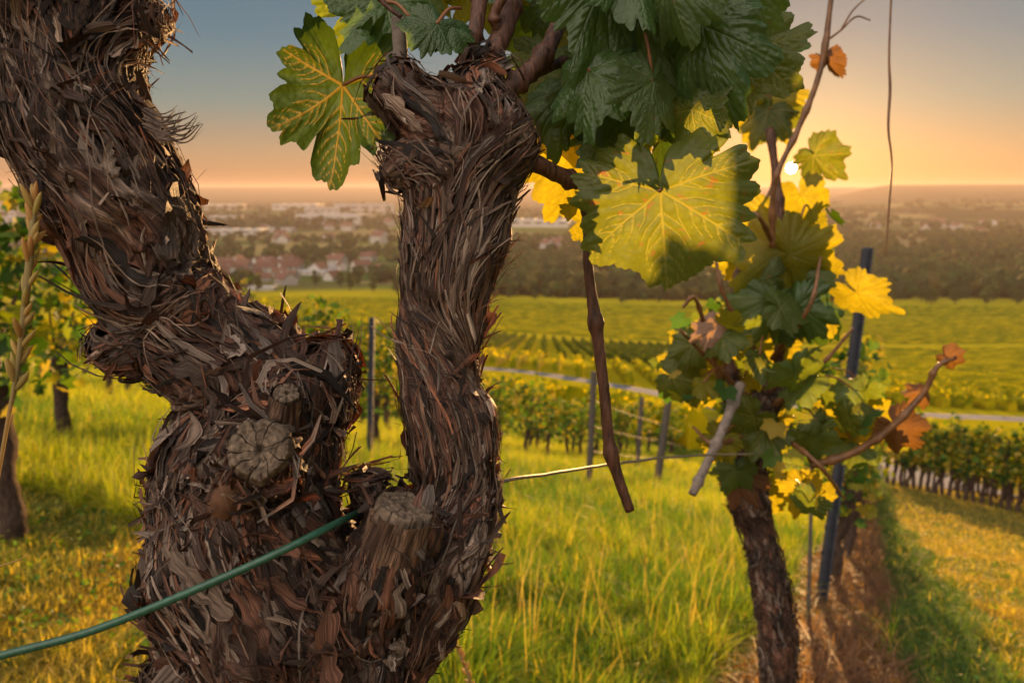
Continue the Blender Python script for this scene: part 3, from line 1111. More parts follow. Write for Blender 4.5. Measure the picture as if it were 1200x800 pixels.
extra = [
    [hp(535, 160, .445, 50), hp(490, 125, .44, 34), hp(462, 100, .44, 24)],
    [hp(555, 190, .445, 55), hp(590, 165, .44, 34), hp(606, 150, .438, 22)],
    [hp(545, 150, .445, 45), hp(560, 105, .45, 26), hp(572, 80, .455, 20)],
    [hp(430, 720, .42, 55), hp(455, 655, .405, 38), hp(474, 606, .40, 31)],
    [hp(300, 570, .40, 60), hp(303, 540, .375, 44), hp(304, 528, .362, 36)],
    [hp(290, 500, .42, 60), hp(318, 478, .385, 26), hp(330, 466, .375, 18)],
    [hp(360, 470, .42, 50), hp(384, 430, .42, 22), hp(378, 414, .42, 12)],
    [hp(240, 560, .43, 60), hp(196, 540, .43, 30)],
    [hp(270, 720, .43, 60), hp(226, 772, .42, 24), hp(190, 800, .415, 8)],
    [hp(120, 250, .40, 40), hp(80, 250, .39, 20), hp(58, 246, .39, 8)],
    [hp(110, 60, .40, 70), hp(158, 30, .40, 30), hp(186, 22, .40, 12)],
    [hp(215, 345, .41, 45), hp(165, 405, .41, 22), hp(128, 404, .41, 8)],
    [hp(440, 600, .43, 30), hp(428, 560, .43, 20)],
    [hp(530, 190, .44, 40), hp(480, 185, .44, 16), hp(462, 200, .44, 8)],
]
for _c in [chA, chB] + extra:
    for _p in _c[:]:
        _p[3] *= .90
for _p in chB[4:12]:
    _p[3] *= .92
HB = Bark([chA, chB] + extra, 0.00115, seed=3)
off = np.array([gx, gy, GZ])
def shift(me):
    v = np.empty(len(me.vertices) * 3, np.float32)
    me.vertices.foreach_get('co', v)
    v = v.reshape(-1, 3) - off.astype(np.float32)
    me.vertices.foreach_set('co', v.ravel())
    me.update()
    return me
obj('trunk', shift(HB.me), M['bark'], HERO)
zmin = P(600, 860, .43).z
vis = HB.smoothco[:, 2] > zmin
pr = np.array(ray(0, 0))
side_far = None
def pxpy(co):
    inv = cam.rotation_euler.to_matrix().transposed()
    q = (co - np.array(CAM)) @ np.array(inv).T
    return 600 + FPX * q[:, 0] / -q[:, 2], 400 - FPX * q[:, 1] / -q[:, 2]
PX, PY = pxpy(HB.smoothco)
armL = vis & (PX < 300) & (PY < 420)
headL = vis & (PY > 400) & (PX < 480)
armR = vis & (PX > 440) & (PY < 560)
rest = vis
REDS = np.array([[.28, .12, .065], [.21, .095, .055], [.13, .065, .045], [.075, .045, .033], [.32, .25, .20]])
GREYS = np.array([[.26, .19, .14], [.18, .13, .095], [.30, .24, .19], [.13, .08, .055], [.24, .14, .09]])
DARKS = np.array([[.09, .05, .036], [.14, .068, .042], [.05, .032, .024], [.21, .10, .06], [.32, .26, .215], [.11, .07, .05], [.035, .024, .019], [.17, .12, .09]])
MIXED = np.vstack([DARKS * .85, REDS, DARKS * .5, GREYS[[0, 2]] * 1.15])
low_arm = armR & (PY > 285)
sh = [
    strips(HB, 900, (.05, .13), (.0010, .0034), .0025, 15, 'loose_bark', pick=low_arm, jitter=.04, palette=np.vstack([DARKS, GREYS]), segs=18, base=.0022, curl=.25),
    strips(HB, 2400, (.04, .11), (.0018, .0055), .003, 11, 'loose_bark', pick=rest, jitter=.10, palette=MIXED, segs=16, base=.0004, curl=.3),
    strips(HB, 1000, (.03, .09), (.0009, .0024), .005, 18, 'loose_bark', pick=rest, jitter=.14, palette=MIXED, segs=14, base=.0020),
    strips(HB, 1150, (.015, .055), (.004, .012), .006, 17, 'bark_plates', pick=rest & ~low_arm, jitter=.16, palette=MIXED, curl=.4, segs=12, base=.0012),
    strips(HB, 320, (.015, .045), (.002, .008), .012, 12, 'loose_bark', pick=headL, jitter=.35, curl=.9, palette=MIXED, base=.002),
    strips(HB, 360, (.05, .15), (.0005, .0012), .006, 13, 'bark_fibres', pick=armL, jitter=.10, curl=.3, palette=GREYS, segs=18, base=.0035),
    strips(HB, 520, (.03, .10), (.0005, .0013), .004, 14, 'bark_fibres', pick=rest, jitter=.12, curl=.4, palette=GREYS, segs=15, base=.0030),
    strips(HB, 170, (.02, .045), (.006, .014), .014, 16, 'curled_bark', pick=vis & ((PY > 380) | (PX < 300)), jitter=.3, curl=1.1, palette=MIXED, base=.002),
]
for k, me in enumerate(sh):
    obj(me.name.split('.')[0], shift(me), M['strip'], HERO, kind='stuff')
HL = HERO.location
s1 = face(obj('pruning_scar', scar_mesh(.0138, 4), M['endgrain'], HERO, label='round grey cut face with radial cracks on the thick head'),
          P(304, 527, .349) - HL, ray(304, 527).normalized() * -1 + Vector((-.08, 0, .12)))
s2 = face(obj('pruning_scar', scar_mesh(.0078, 9), M['endgrain'], HERO), P(268, 531, .357) - HL, ray(270, 530).normalized() * -1 + Vector((-.5, 0, .1)))
def stub(p0, p1, r0, r1, seed, tilt, label=None):
    c = np.linspace(np.array(p0), np.array(p1), 14)
    v, q, t = tube(c, np.linspace(r0, r1, 14), 40, cap=False)
    ax = c[-1] - c[0]
    L = np.linalg.norm(ax); ax /= L
    sl = (v - c[0]) @ ax
    rel = v - c[0] - sl[:, None] * ax
    f = np.column_stack([rel[:, 0], rel[:, 1] + rel[:, 2], sl])
    nz = (1 - np.abs(fbm(f * np.array([1, 1, .1]) * 260, 3, seed)) * 2.2)
    v = v + rel / np.linalg.norm(rel, axis=1)[:, None] * (nz * .0016)[:, None]
    tone = sstep(-.2, .4, fbm(f * np.array([1, 1, .08]) * 300, 3, seed + 2))[:, None]
    o = obj('sawn_stub', mesh('sawn_stub', v - off0, q, None, True, np.array([.07, .042, .03]) * (1 - tone) + np.array([.20, .13, .09]) * tone, vec={'flow': f}), M['bark'], HERO, label=label)
    face(obj('cut_face', scar_mesh(r1 * .96, seed, .004), M['endgrain'], o), Vector(c[-1] - off0) + Vector(ax) * .001, Vector(ax) * 1.0 + Vector(tilt))
    return o
off0 = np.array([gx, gy, GZ])
stub(P(452, 668, .405), P(474, 594, .388), .0165, .0150, 6, (.12, .10, .15), 'sawn stub with a pale tilted cut face between the two arms')
stub(P(330, 500, .375), P(336, 462, .362), .0075, .0065, 26, (.0, -.2, .0), 'small split stub above the round cut face')
s4 = face(obj('pruning_scar', scar_mesh(.0085, 7), M['endgrain'], HERO), P(606, 152, .425) - HL, Vector((.15, -.95, .35)))
# smooth bare patch under the cut
bare = Bark([[hp(252, 610, .388, 16), hp(268, 582, .372, 19), hp(285, 556, .366, 20)]], .0012, 77, amp=.12)
obj('bare_wood', shift(bare.me), M['smoothwood'], HERO)

_r = random.Random(31)
for k in range(26):
    y0 = 132 + _r.random() * 34
    ln = _r.uniform(16, 52)
    ww = _r.uniform(.3, 1.6)
    o_ = cane('bark_shred', HERO, [(172 + _r.uniform(-6, 4), y0 - 8, .385, ww), (188, y0 + _r.uniform(0, 8), .378, ww * 1.1), (188 + ln * .6, y0 + _r.uniform(-4, 12), .375, ww * .8), (188 + ln, y0 + _r.uniform(-14, 8), .372 + _r.uniform(-.01, .01), ww * .25)], M['bark_shred'], 0, 5, k)
for k in range(14):
    x0, y0 = 230 - _r.random() * 30, 768 + _r.random() * 14
    cane('bark_shred', HERO, [(x0 + 10, y0 - 20, .39, 5), (x0, y0, .385, 5), (x0 - 18, y0 + 22, .38, 4), (x0 - 34 - _r.random() * 14, y0 + 44, .375, 1.4)], M['bark_shred'], 0, 5, k)
# canes and dead wood that grow from the right arm
def hc(pts, mt='cane', name='cane', nodes=3, label=None, seed=0):
    return cane(name, HERO, pts, M[mt], nodes, 14, seed, label)
hc([(566, 110, .45, 15), (575, 70, .46, 13), (592, 30, .47, 12), (606, -30, .48, 11)], nodes=2)
hc([(575, 120, .452, 13), (612, 92, .46, 11), (640, 60, .47, 10), (662, 10, .49, 9), (690, -40, .5, 8)], nodes=3, seed=2)
hc([(545, 115, .45, 12), (548, 70, .455, 10), (560, 20, .46, 9), (562, -40, .47, 9)], nodes=3, seed=3)
hc([(600, 100, .462, 7), (645, 78, .48, 6), (672, 70, .50, 5)], nodes=2, seed=4)
hc([(588, 45, .466, 6), (580, 15, .46, 6), (610, -30, .455, 5)], nodes=1, seed=5)
hc([(598, 175, .45, 12), (640, 198, .46, 10), (684, 215, .48, 8.5), (738, 219, .50, 5)], nodes=3, seed=6, label='short brown cane reaching right from the arm into the leaves')
hc([(684, 215, .48, 5), (688, 245, .488, 5.5), (690, 320, .49, 6), (699, 385, .492, 7), (708, 458, .495, 6.5), (716, 530, .50, 6.5), (738, 598, .505, 6)], nodes=3, seed=8, label='long brown cane hanging down past the field')
hc([(470, 105, .44, 10), (469, 60, .44, 9), (466, 22, .44, 8)], 'drycane', 'dead_stub', 0, 'pale grey broken stub standing on the right arm')
hc([(470, 20, .43, 3), (450, 4, .43, 3), (430, -25, .43, 3)], nodes=1, seed=12)

# hero leaves: joint pixel, tip pixel, depths, seed, material, roll, pitch
def hl(a, t, da, dt, seed, material, roll=0.0, pitch=0.0, stem=None, label=None, wide=1.0, flip=False):
    return leaf_at(HERO, P(a[0], a[1], da), P(t[0], t[1], dt), seed, material, roll, pitch, True, None if stem is None else P(*stem), label, wide, flip)
hl((402, 100), (384, 236), .455, .445, 21, 'leaf_backlit', .25, .1, (446, 92, .45), 'green lobed leaf with orange veins hanging left of the right arm', .70, flip=True)
hl((452, 2), (398, 62), .46, .45, 22, 'leaf_dark', .5, .2, (480, 20, .45))
hl((448, -12), (415, 72), .49, .50, 23, 'leaf_mid', -.5, .1)
hl((512, 28), (486, 66), .43, .425, 24, 'leaf_dark', .2, .2, (540, 10, .45))
hl((528, 30), (540, 62), .435, .43, 25, 'leaf_dark', -.4, .2)
hl((706, -22), (672, 78), .44, .43, 26, 'leaf_dark', -.15, -.1, label='large puckered blue green leaf at the top edge', wide=.78)
hl((737, 66), (716, 178), .47, .46, 27, 'leaf_mid', .15, .05, (700, 20, .48))
hl((756, 8), (790, 118), .45, .44, 28, 'leaf_mid', -.35, .0, (720, -30, .46), wide=.72)
hl((824, 30), (850, 148), .43, .42, 29, 'leaf_dark', .30, .0, label='largest dark blue green leaf at the top with raised veins', wide=.72)
hl((742, -38), (752, 52), .425, .42, 71, 'leaf_dark', -.45, .15, (700, -40, .45), wide=.85)
hl((786, -30), (800, 62), .415, .41, 72, 'leaf_mid', .5, .1, wide=.75)
hl((690, 84), (676, 168), .445, .44, 73, 'leaf_dark', .55, .1, (700, 30, .47), wide=.85)
hl((764, 96), (750, 172), .435, .43, 74, 'leaf_mid', -.6, .2, (756, 40, .45), wide=.85)
hl((812, 128), (826, 196), .44, .435, 75, 'leaf_spot', .6, .1, wide=.9)
hl((868, -50), (905, 56), .46, .47, 30, 'leaf_mid', .1, .1, label='bright green leaf at the top right of the vine')
hl((774, 224), (776, 356), .43, .425, 31, 'leaf_spot', .10, -.05, (738, 214, .455), 'broad yellow green leaf hanging below the cane, half in shade', 1.12)
hl((686, 168), (648, 268), .53, .535, 32, 'leaf_gold', .1, .0, (672, 120, .50), 'glowing yellow leaf behind the short brown cane')
hl((700, 250), (706, 305), .54, .55, 33, 'leaf_gold', .3, .1)
hl((775, 165), (795, 222), .48, .47, 35, 'leaf_dark', .9, .3)
hl((660, 110), (640, 185), .50, .50, 36, 'leaf_dark', .3, .4)
hl((720, 150), (690, 205), .49, .49, 37, 'leaf_dark', .6, .5)
hl((640, 70), (612, 130), .53, .53, 38, 'leaf_mid', .2, .2)
hl((880, 60), (866, 150), .54, .54, 40, 'leaf_spot', .7, .1)
hl((560, -30), (590, 45), .52, .53, 41, 'leaf_gold', .2, .3)
hl((640, -40), (624, 50), .54, .55, 42, 'leaf_mid', -.3, .2)
hl((500, -30), (520, 30), .53, .53, 43, 'leaf_gold', .5, .1)
hl((700, 40), (660, 130), .56, .56, 44, 'leaf_gold', .1, .3)
hl((740, 130), (800, 170), .52, .52, 46, 'leaf_mid', .9, .2)
hl((836, 60), (884, 110), .53, .54, 47, 'leaf_gold', .5, .4)
hl((470, -40), (440, 40), .50, .50, 48, 'leaf_mid', .3, .1)
hl((600, -50), (560, 20), .50, .50, 49, 'leaf_dark', .4, .4)
hl((900, 70), (915, 100), .55, .55, 50, 'leaf_brown', .4, .4)
_r = random.Random(5)
for k in range(16):
    x, y = _r.uniform(600, 870), _r.uniform(-60, 120)
    d = _r.uniform(.56, .72)
    a = _r.uniform(-.9, .9)
    L = _r.uniform(70, 100)
    hl((x, y), (x + L * math.sin(a), y + L * math.cos(a)), d, d + _r.uniform(-.03, .03), 60 + k % 6, _r.choice(['leaf_mid', 'leaf_gold', 'leaf_mid', 'leaf_spot', 'leaf_dark']), _r.uniform(-.8, .8), _r.uniform(-.3, .5))

# ------------------------------------------------------------------ simple vines and posts
PALV = np.array([[0.05, 0.11, 0.016], [0.08, 0.14, 0.02], [0.15, 0.18, 0.02], [0.24, 0.22, 0.025], [0.035, 0.08, 0.016], [0.30, 0.22, 0.03]])

_lp = np.radians(np.array([0, 26, 50, 78, 106, 150, 178, -178, -150, -106, -78, -50, -26]))
_lr = np.array([1, .66, .88, .58, .7, .52, .1, .1, .52, .7, .58, .88, .66])
def leaf_cloud(centres, size, rg, pal=PALV, simple=False, downward=0.6):
    """many folded lobed blades as one mesh; centres (N,3), size (N,)"""
    n = len(centres)
    if simple:
        tx = np.array([[0, -.5, 0], [.62, 0.05, -.16], [0, 1, -.2], [-.62, .05, -.16], [0, .1, .06]])
        fc = np.array([[4, 0, 1], [4, 1, 2], [4, 2, 3], [4, 3, 0]])
    else:
        x, y = _lr * np.sin(_lp), _lr * np.cos(_lp)
        tx = np.vstack([[[0, 0, 0.03]], np.stack([x, y, -0.2 * np.abs(x) - 0.2 * y * y], 1)])
        m = len(x)
        fc = np.array([[0, 1 + i, 1 + (i + 1) % m] for i in range(m) if i != 6])
    Y = rg.normal(size=(n, 3)); Y[:, 2] = Y[:, 2] * 0.5 - downward
    Y /= np.linalg.norm(Y, axis=1)[:, None]
    Z = rg.normal(size=(n, 3)); Z[:, 2] += 0.35
    Z -= Y * (Z * Y).sum(1)[:, None]
    Z /= np.linalg.norm(Z, axis=1)[:, None]
    X = np.cross(Y, Z)
    B = np.stack([X, Y, Z], 1)
    v = centres[:, None] + np.einsum('kj,njd->nkd', tx, B) * size[:, None, None]
    f = (fc[None] + (np.arange(n) * len(tx))[:, None, None]).reshape(-1, 3)
    w = fbm(centres * 2.2, 2, 77) * 0.5 + 0.5 + rg.normal(size=n) * 0.16
    ii = np.clip((w * len(pal)).astype(int), 0, len(pal) - 1)
    c = pal[rg.permutation(len(pal))][ii] if False else pal[rg.integers(0, len(pal), n)] * (0.75 + 0.6 * np.clip(w, 0, 1)[:, None])
    return v.reshape(-1, 3), f, np.repeat(c, len(tx), 0)

def trunk_pts(rg, h, r, lean=0.05):
    k = 7
    z = np.linspace(-0.06, h, k)
    x = np.cumsum(rg.normal(size=k)) * lean * 0.4
    y = np.cumsum(rg.normal(size=k)) * lean * 0.4
    rr = r * np.array([1.35, 1.05, .95, .9, .95, 1.15, 1.5])
    return np.stack([x - x[0], y - y[0], z, rr], 1)

def rough_tube(pts, sides=12, amp=0.2, seed=0, freq=30, n=6):
    c = spline(pts, n)
    v, q, t = tube(c[:, :3], c[:, 3], sides)
    k = len(c) * sides
    ring = v[:k].reshape(len(c), sides, 3)
    cc = ring.mean(1, keepdims=True)
    nz = 1 - np.abs(fbm(v[:k] * np.array([freq, freq, freq * .4]), 3, seed)) * 2
    ring = cc + (ring - cc) * (1 + amp * nz.reshape(len(c), sides, 1))
    v[:k] = ring.reshape(-1, 3)
    return v, q, t

def make_vine(seed, nleaf=260, h=0.75, top=1.75, half=0.62, lsz=0.062, thick=0.034, label='', group=None, simple=False):
    rg = np.random.default_rng(seed)
    r = empty('grapevine', (0, 0, 0), label, 'grapevine', group)
    tp = trunk_pts(rg, h, thick)
    v, q, t = rough_tube(tp, 10, .28, seed)
    obj('trunk', mesh('trunk', v, q, t), M['vinewood'], r)
    e = tp[-1, :3]
    for k in range(3):
        dx = (rg.random() - .5) * 2 * half
        c = spline([[*e, .011], [e[0] + dx * .5, e[1] + rg.normal() * .05, h + .3, .008], [e[0] + dx, e[1] + rg.normal() * .1, top - .15, .005]], 6)
        v, q, t = tube(c[:, :3], c[:, 3], 6)
        obj('cane', mesh('cane', v, q, t), M['cane'], r)
    m = int(nleaf)
    u = rg.random((m, 3))
    x = (u[:, 0] - .5) * 2 * half
    zt = h - .08 + (top - h + .05) * u[:, 2] ** .85
    zt += 0.10 * np.sin(x * 7 + seed)
    y = rg.normal(size=m) * 0.13 * (1.15 - 0.5 * u[:, 2])
    c = np.stack([x, y, zt], 1)
    v, f, cl = leaf_cloud(c, lsz * (0.65 + 0.7 * rg.random(m)), rg, simple=simple)
    obj('foliage', mesh('foliage', v, None, f, False, cl), M['foliage'], r)
    return r

def orient(rzdir):
    return math.atan2(rzdir[1], rzdir[0])
ROWROT = math.atan2(1, _m)

def wooden_post(loc, h, r, lean=(0, 0), label='', group=None, material='woodpost', mname='vineyard_post', cat='post'):
    c = np.array([[lean[0] * z / h, lean[1] * z / h, z, r * (1.0 - 0.06 * z / h)] for z in (-.15, .1, h * .4, h * .8, h - .01, h)])
    c[-1, 3] *= .7
    v, q, t = rough_tube(c, 14, .07, int(h * 100), 20)
    return obj(mname, mesh(mname, v, q, t), M[material], loc=loc, label=label, cat=cat, group=group)

def steel_post(loc, h, w, lean=(0, 0), label='', group=None):
    """rolled steel vineyard stake: open C profile with hook notches"""
    pr_ = np.array([[-.5, -.35], [-.3, -.35], [-.3, .15], [.3, .15], [.3, -.35], [.5, -.35], [.5, .3], [-.5, .3]]) * w
    mb = MB()
    zs = np.array([-.2, h])
    v = np.array([[a + lean[0] * z / h, b + lean[1] * z / h, z] for z in zs for a, b in pr_])
    q = [[i, (i + 1) % 8, 8 + (i + 1) % 8, 8 + i] for i in range(8)]
    mb.add(v, q + [[8, 9, 10, 15], [10, 11, 14, 15], [11, 12, 13, 14]], None)
    k = .25
    while k < h - .05:
        for sx in (-1, 1):
            mb.box((sx * w * .53 + lean[0] * k / h, w * .2 + lean[1] * k / h, k), (w * .12, w * .3, w * .5))
        k += .12
    return obj('steel_stake', mb.mesh('steel_stake', False), M['metalpost'], loc=loc, label=label, cat='vineyard stake', group=group)

# ---- second vine, right of the middle, just behind
D2 = 1.25
b2 = P(912, 860, D2)
V2 = empty('grapevine', (b2.x, b2.y, hz(b2.x, b2.y)), 'leafy grapevine with slender dark trunk standing in front of the low sun', 'grapevine')
L2 = V2.location
tr2 = Bark([[[b2.x, b2.y, L2.z - .05, .062], [b2.x + .01, b2.y, L2.z + .2, .046], [b2.x, b2.y, b2.z - .05, .044], hp(911, 800, D2, 17.8), hp(910, 730, D2, 19.0), hp(900, 680, D2, 17.8),
             hp(890, 630, D2, 18.4), hp(876, 580, D2, 19.6), hp(874, 530, D2, 21.6), hp(884, 490, D2, 22.8), hp(896, 466, D2, 15.2)],
            [hp(884, 500, D2, 16.5), hp(862, 470, D2, 10.1), hp(856, 440, D2, 5.7)], [hp(884, 490, D2, 16.5), hp(912, 462, D2, 9.5), hp(918, 440, D2, 5.7)]], .0028, 40, amp=.7, smooth_it=3)
off = np.array(L2)
obj('trunk', shift(tr2.me), M['bark'], V2)
zz = tr2.smoothco[:, 2] > P(900, 850, D2).z
obj('loose_bark', shift(strips(tr2, 900, (.015, .05), (.002, .007), .004, 31, 'loose_bark', pick=zz, jitter=.15, palette=DARKS * .5)), M['strip'], V2, kind='stuff')
def v2c(pts, mt='cane', name='cane', nodes=4, seed=0, label=None):
    return cane(name, V2, pts, M[mt], nodes, 10, seed, label)
v2c([(896, 470, D2, 8), (914, 420, 1.24, 6), (922, 340, 1.22, 6), (916, 280, 1.20, 6), (911, 220, 1.2, 5), (902, 150, 1.2, 4)], seed=20, nodes=6)
v2c([(860, 450, D2, 7), (850, 390, 1.26, 5), (868, 310, 1.26, 4), (884, 255, 1.26, 3)], seed=21)
v2c([(905, 290, 1.16, 3.5), (908, 214, 1.13, 3.0), (936, 150, 1.12, 3.2), (962, 80, 1.11, 3.4), (975, -10, 1.1, 3), (980, -60, 1.1, 3)], 'shoot', 'shoot', 7, 22, 'long upright shoot rising past the sun')
v2c([(963, 52, 1.11, 1.5), (985, 36, 1.10, 1.2), (1003, 20, 1.1, 1.1), (1020, 24, 1.1, .8)], 'shoot', 'tendril', 0, 23)
v2c([(985, 36, 1.10, 1.0), (1000, 12, 1.09, 1.0), (1020, -6, 1.09, .8)], 'shoot', 'tendril', 0, 24)
v2c([(868, 450, 1.14, 6), (848, 500, 1.10, 5.5), (830, 540, 1.08, 5.5), (811, 579, 1.06, 5)], 'drycane', 'dry_cane', 3, 25, 'pale grey dry cane pointing down to the left')
v2c([(950, 546, 1.2, 4), (1000, 530, 1.18, 4.5), (1045, 500, 1.16, 4), (1082, 460, 1.15, 3.6), (1098, 430, 1.14, 3), (1120, 418, 1.14, 2.5)], 'shoot', 'shoot', 5, 26, 'reddish bare shoot arching out to the right')
v2c([(900, 480, 1.25, 5), (940, 520, 1.22, 4.5), (955, 546, 1.2, 4)], 'shoot', 'shoot', 1, 27)
v2c([(850, 470, 1.2, 3), (830, 400, 1.15, 2.6), (815, 350, 1.1, 2.4), (800, 360, 1.1, 2)], 'shoot', 'shoot', 3, 28)
v2c([(884, 255, 1.26, 2), (905, 215, 1.26, 1.8), (900, 160, 1.27, 1.6), (890, 110, 1.27, 1.2), (896, 60, 1.27, 1)], 'shoot', 'tendril', 0, 29)
v2c([(930, 300, 1.2, 1.4), (945, 240, 1.2, 1.2), (962, 300, 1.21, 1.0), (968, 350, 1.21, 1)], 'shoot', 'tendril', 0, 30)
def l2(a, t, d, seed, material, roll=0.0, pitch=0.0, label=None, wide=1.0, dt=0.0, stem=None, flip=False):
    return leaf_at(V2, P(a[0], a[1], d), P(t[0], t[1], d + dt), seed, material, roll, pitch, False, stem, label, wide, flip)
l2((954, 182), (986, 212), 1.21, 101, 'leaf_spot', .3, .3, 'leaf just right of the sun')
l2((938, 228), (954, 268), 1.20, 102, 'leaf_gold', .2, .0)
l2((902, 258), (866, 300), 1.22, 103, 'leaf_gold', -.2, .1)
l2((900, 130), (884, 172), 1.24, 104, 'leaf_spot', .4, .1)
l2((925, 298), (992, 322), 1.17, 105, 'leaf_gold', .1, .2, 'large yellow backlit leaf pointing right at the middle of the vine', .95)
l2((918, 292), (860, 345), 1.18, 106, 'leaf_gold', -.1, .1)
l2((922, 310), (935, 375), 1.19, 107, 'leaf_mid', .3, .1)
l2((1004, 342), (1056, 358), 1.22, 108, 'leaf_gold', .4, .4, 'pointed yellow green leaf just right of the dark stake', .7)
l2((906, 350), (870, 404), 1.17, 110, 'leaf_mid', -.2, .1)
l2((935, 360), (962, 410), 1.16, 111, 'leaf_dark', .1, .1)
l2((968, 72), (952, 64), 1.11, 112, 'leaf_brown', .6, .5, None, .7)
l2((970, 68), (984, 92), 1.11, 113, 'leaf_brown', .5, .3, 'small withered orange leaf high on the upright shoot', .6)
l2((838, 382), (806, 398), 1.12, 114, 'leaf_pink', .2, .1, 'pinkish brown dry leaf left of the vine', .8)
l2((1085, 458), (1062, 458), 1.15, 116, 'leaf_brown', .4, .2)
l2((1110, 420), (1130, 428), 1.14, 117, 'leaf_brown', .4, .4)
l2((1050, 500), (1080, 528), 1.17, 118, 'leaf_brown', .1, .3, 'orange brown leaf on the arching shoot')
l2((885, 60), (915, 100), 1.25, 119, 'leaf_spot', .5, .3)
l2((895, 110), (870, 170), 1.26, 120, 'leaf_gold', .5, .1)
l2((905, 130), (935, 165), 1.27, 121, 'leaf_spot', .5, .5)
l2((862, 555), (845, 590), 1.22, 122, 'leaf_brown', .5, .1)
blobs = [(900, 300, 48, 50, 5), (876, 360, 66, 50, 7), (940, 400, 74, 54, 8), (846, 440, 70, 50, 9), (930, 470, 78, 54, 10), (886, 520, 44, 40, 6), (985, 500, 50, 42, 8), (925, 572, 34, 28, 4), (970, 350, 44, 34, 4), (960, 250, 25, 30, 2), (895, 100, 20, 55, 3), (825, 430, 44, 66, 6), (1000, 470, 34, 40, 4)]
_r = random.Random(12)
_n = 0
for bx, by, sx, sy, n in blobs:
    for k in range(n):
        a = _r.uniform(0, 6.28); q = math.sqrt(_r.random())
        x, y = bx + math.cos(a) * sx * q, by + math.sin(a) * sy * q
        d = _r.uniform(1.10, 1.42)
        L = _r.uniform(26, 46)
        a = _r.gauss(0, .8)
        if x > 972 and y < 455:
            continue
        if math.hypot(x + .5 * L * math.sin(a) - 927, y + .5 * L * math.cos(a) - 197) < 34 + .62 * L:
            continue
        low = by > 420
        mt = _r.choice(['leaf_gold', 'leaf_mid', 'leaf_gold', 'leaf_spot', 'leaf_mid', 'leaf_gold'] if low else ['leaf_gold', 'leaf_gold', 'leaf_gold', 'leaf_spot'])
        sx_ = x + (905 - x) * .35
        l2((x, y), (x + L * math.sin(a), y + L * math.cos(a)), d, 130 + k % 6, mt, _r.uniform(-.9, .9), _r.uniform(-.4, .6), dt=_r.uniform(-.03, .03), stem=P(sx_, y - 14 - 14 * _r.random(), (d + 1.22) / 2) if k % 2 == 0 else None)
        _n += 1
print('leaves on the second vine', _n)
# small leaves and shoot tips between them
rg = np.random.default_rng(44)
cen = []
for bx, by, sx, sy, n in blobs:
    for k in range(n):
        a, q = rg.random() * 6.28, rg.random() ** .4
        x, y = bx + math.cos(a) * sx * q * 1.15, by + math.sin(a) * sy * q * 1.1
        if (x > 985 and y < 450) or math.hypot(x - 927, y - 197) < 34:
            continue
        cen.append(list(P(x, y, rg.uniform(1.1, 1.5)) - L2))
cen = np.array(cen)
v_, f_, c_ = leaf_cloud(cen, .014 + .018 * rg.random(len(cen)), rg, PALV[:6])
obj('small_leaves', mesh('small_leaves', v_, None, f_, False, c_), M['foliage'], V2, kind='stuff')
for k, (x0, y0, x1, y1, x2, y2) in enumerate(((880, 470, 830, 420, 796, 386), (900, 480, 960, 430, 1000, 384), (896, 430, 850, 350, 838, 300), (905, 420, 948, 360, 962, 300), (890, 500, 840, 520, 812, 500), (900, 500, 955, 540, 990, 585), (912, 300, 890, 255, 872, 250))):
    v2c([(x0, y0, 1.24, 3.4), (x1, y1, 1.2 - .02 * k, 2.6), (x2, y2, 1.16, 1.4)], 'shoot', 'shoot', 4, 60 + k)

# stakes, posts
p_ = hit(1003, 612)
def post_between(px0, py0, px1, py1, r_px, kind, label, group=None):
    """a post whose foot is the ground at (px0, py0) and whose head shows at (px1, py1)"""
    g = hit(px0, py0)
    print('POST', px0, py0, tuple(g))
    inv = cam.rotation_euler.to_matrix().transposed()
    dep = -(inv @ (g - CAM)).z
    top = P(px1, py1, dep)
    h = top.z - g.z
    ln = (top.x - g.x, top.y - g.y)
    if kind == 'steel':
        return steel_post(g, h, r_px * dep / FPX * 2, ln, label, group)
    return wooden_post(g, h, r_px * dep / FPX, ln, label, group)
post_between(962, 708, 1017, 290, 5.5, 'steel', 'tall blue grey stake leaning right behind the yellow leaves of the slender vine')
post_between(947, 728, 952, 540, 2.2, 'wood', 'thin dark rod beside the slender vine trunk')
post_between(433, 545, 436, 372, 3.2, 'steel', 'thin dark steel stake seen between the two arms')
post_between(690, 572, 696, 436, 3.6, 'wood', 'weathered grey post left of the hanging brown cane, in the meadow')
post_between(770, 566, 790, 420, 4.2, 'wood', 'leaning grey post with vine growth left of the second vine')
post_between(747, 548, 752, 466, 2.6, 'wood', 'short thin post between the two bigger grey posts')

# ---- trellis wires
def wire(name, pts, r, material, label, cat='wire', group=None, n=12, w=0):
    c = spline(pts, n)
    if w:
        c[:, :3] += fbm(c[:, :3] * 30, 2, 5)[:, None] * np.array([w, 0, w])
    v, q, t = tube(c[:, :3], r, 8)
    return obj(name, mesh(name, v, q, t), M[material], label=label, cat=cat, group=group)
def pl3(*a):
    return list(P(*a))
wire('trellis_wire', [pl3(-120, 800, .345), pl3(0, 768, .35), pl3(110, 738, .352), pl3(230, 690, .352), pl3(320, 650, .355), pl3(392, 614, .375), pl3(420, 600, .42)], .0019, 'greenwire', 'green plastic coated wire running across the thick trunk at lower left', 'wire')
wire('trellis_wire', [pl3(560, 572, .46), pl3(592, 563, .47), pl3(640, 556, .52), pl3(690, 548, .60), pl3(740, 541, .68), pl3(800, 534, .80), pl3(868, 532, 1.0), pl3(885, 531, 1.16)], .0012, 'wire', 'pale bare wire from the right arm to the second vine', 'wire', w=.001)

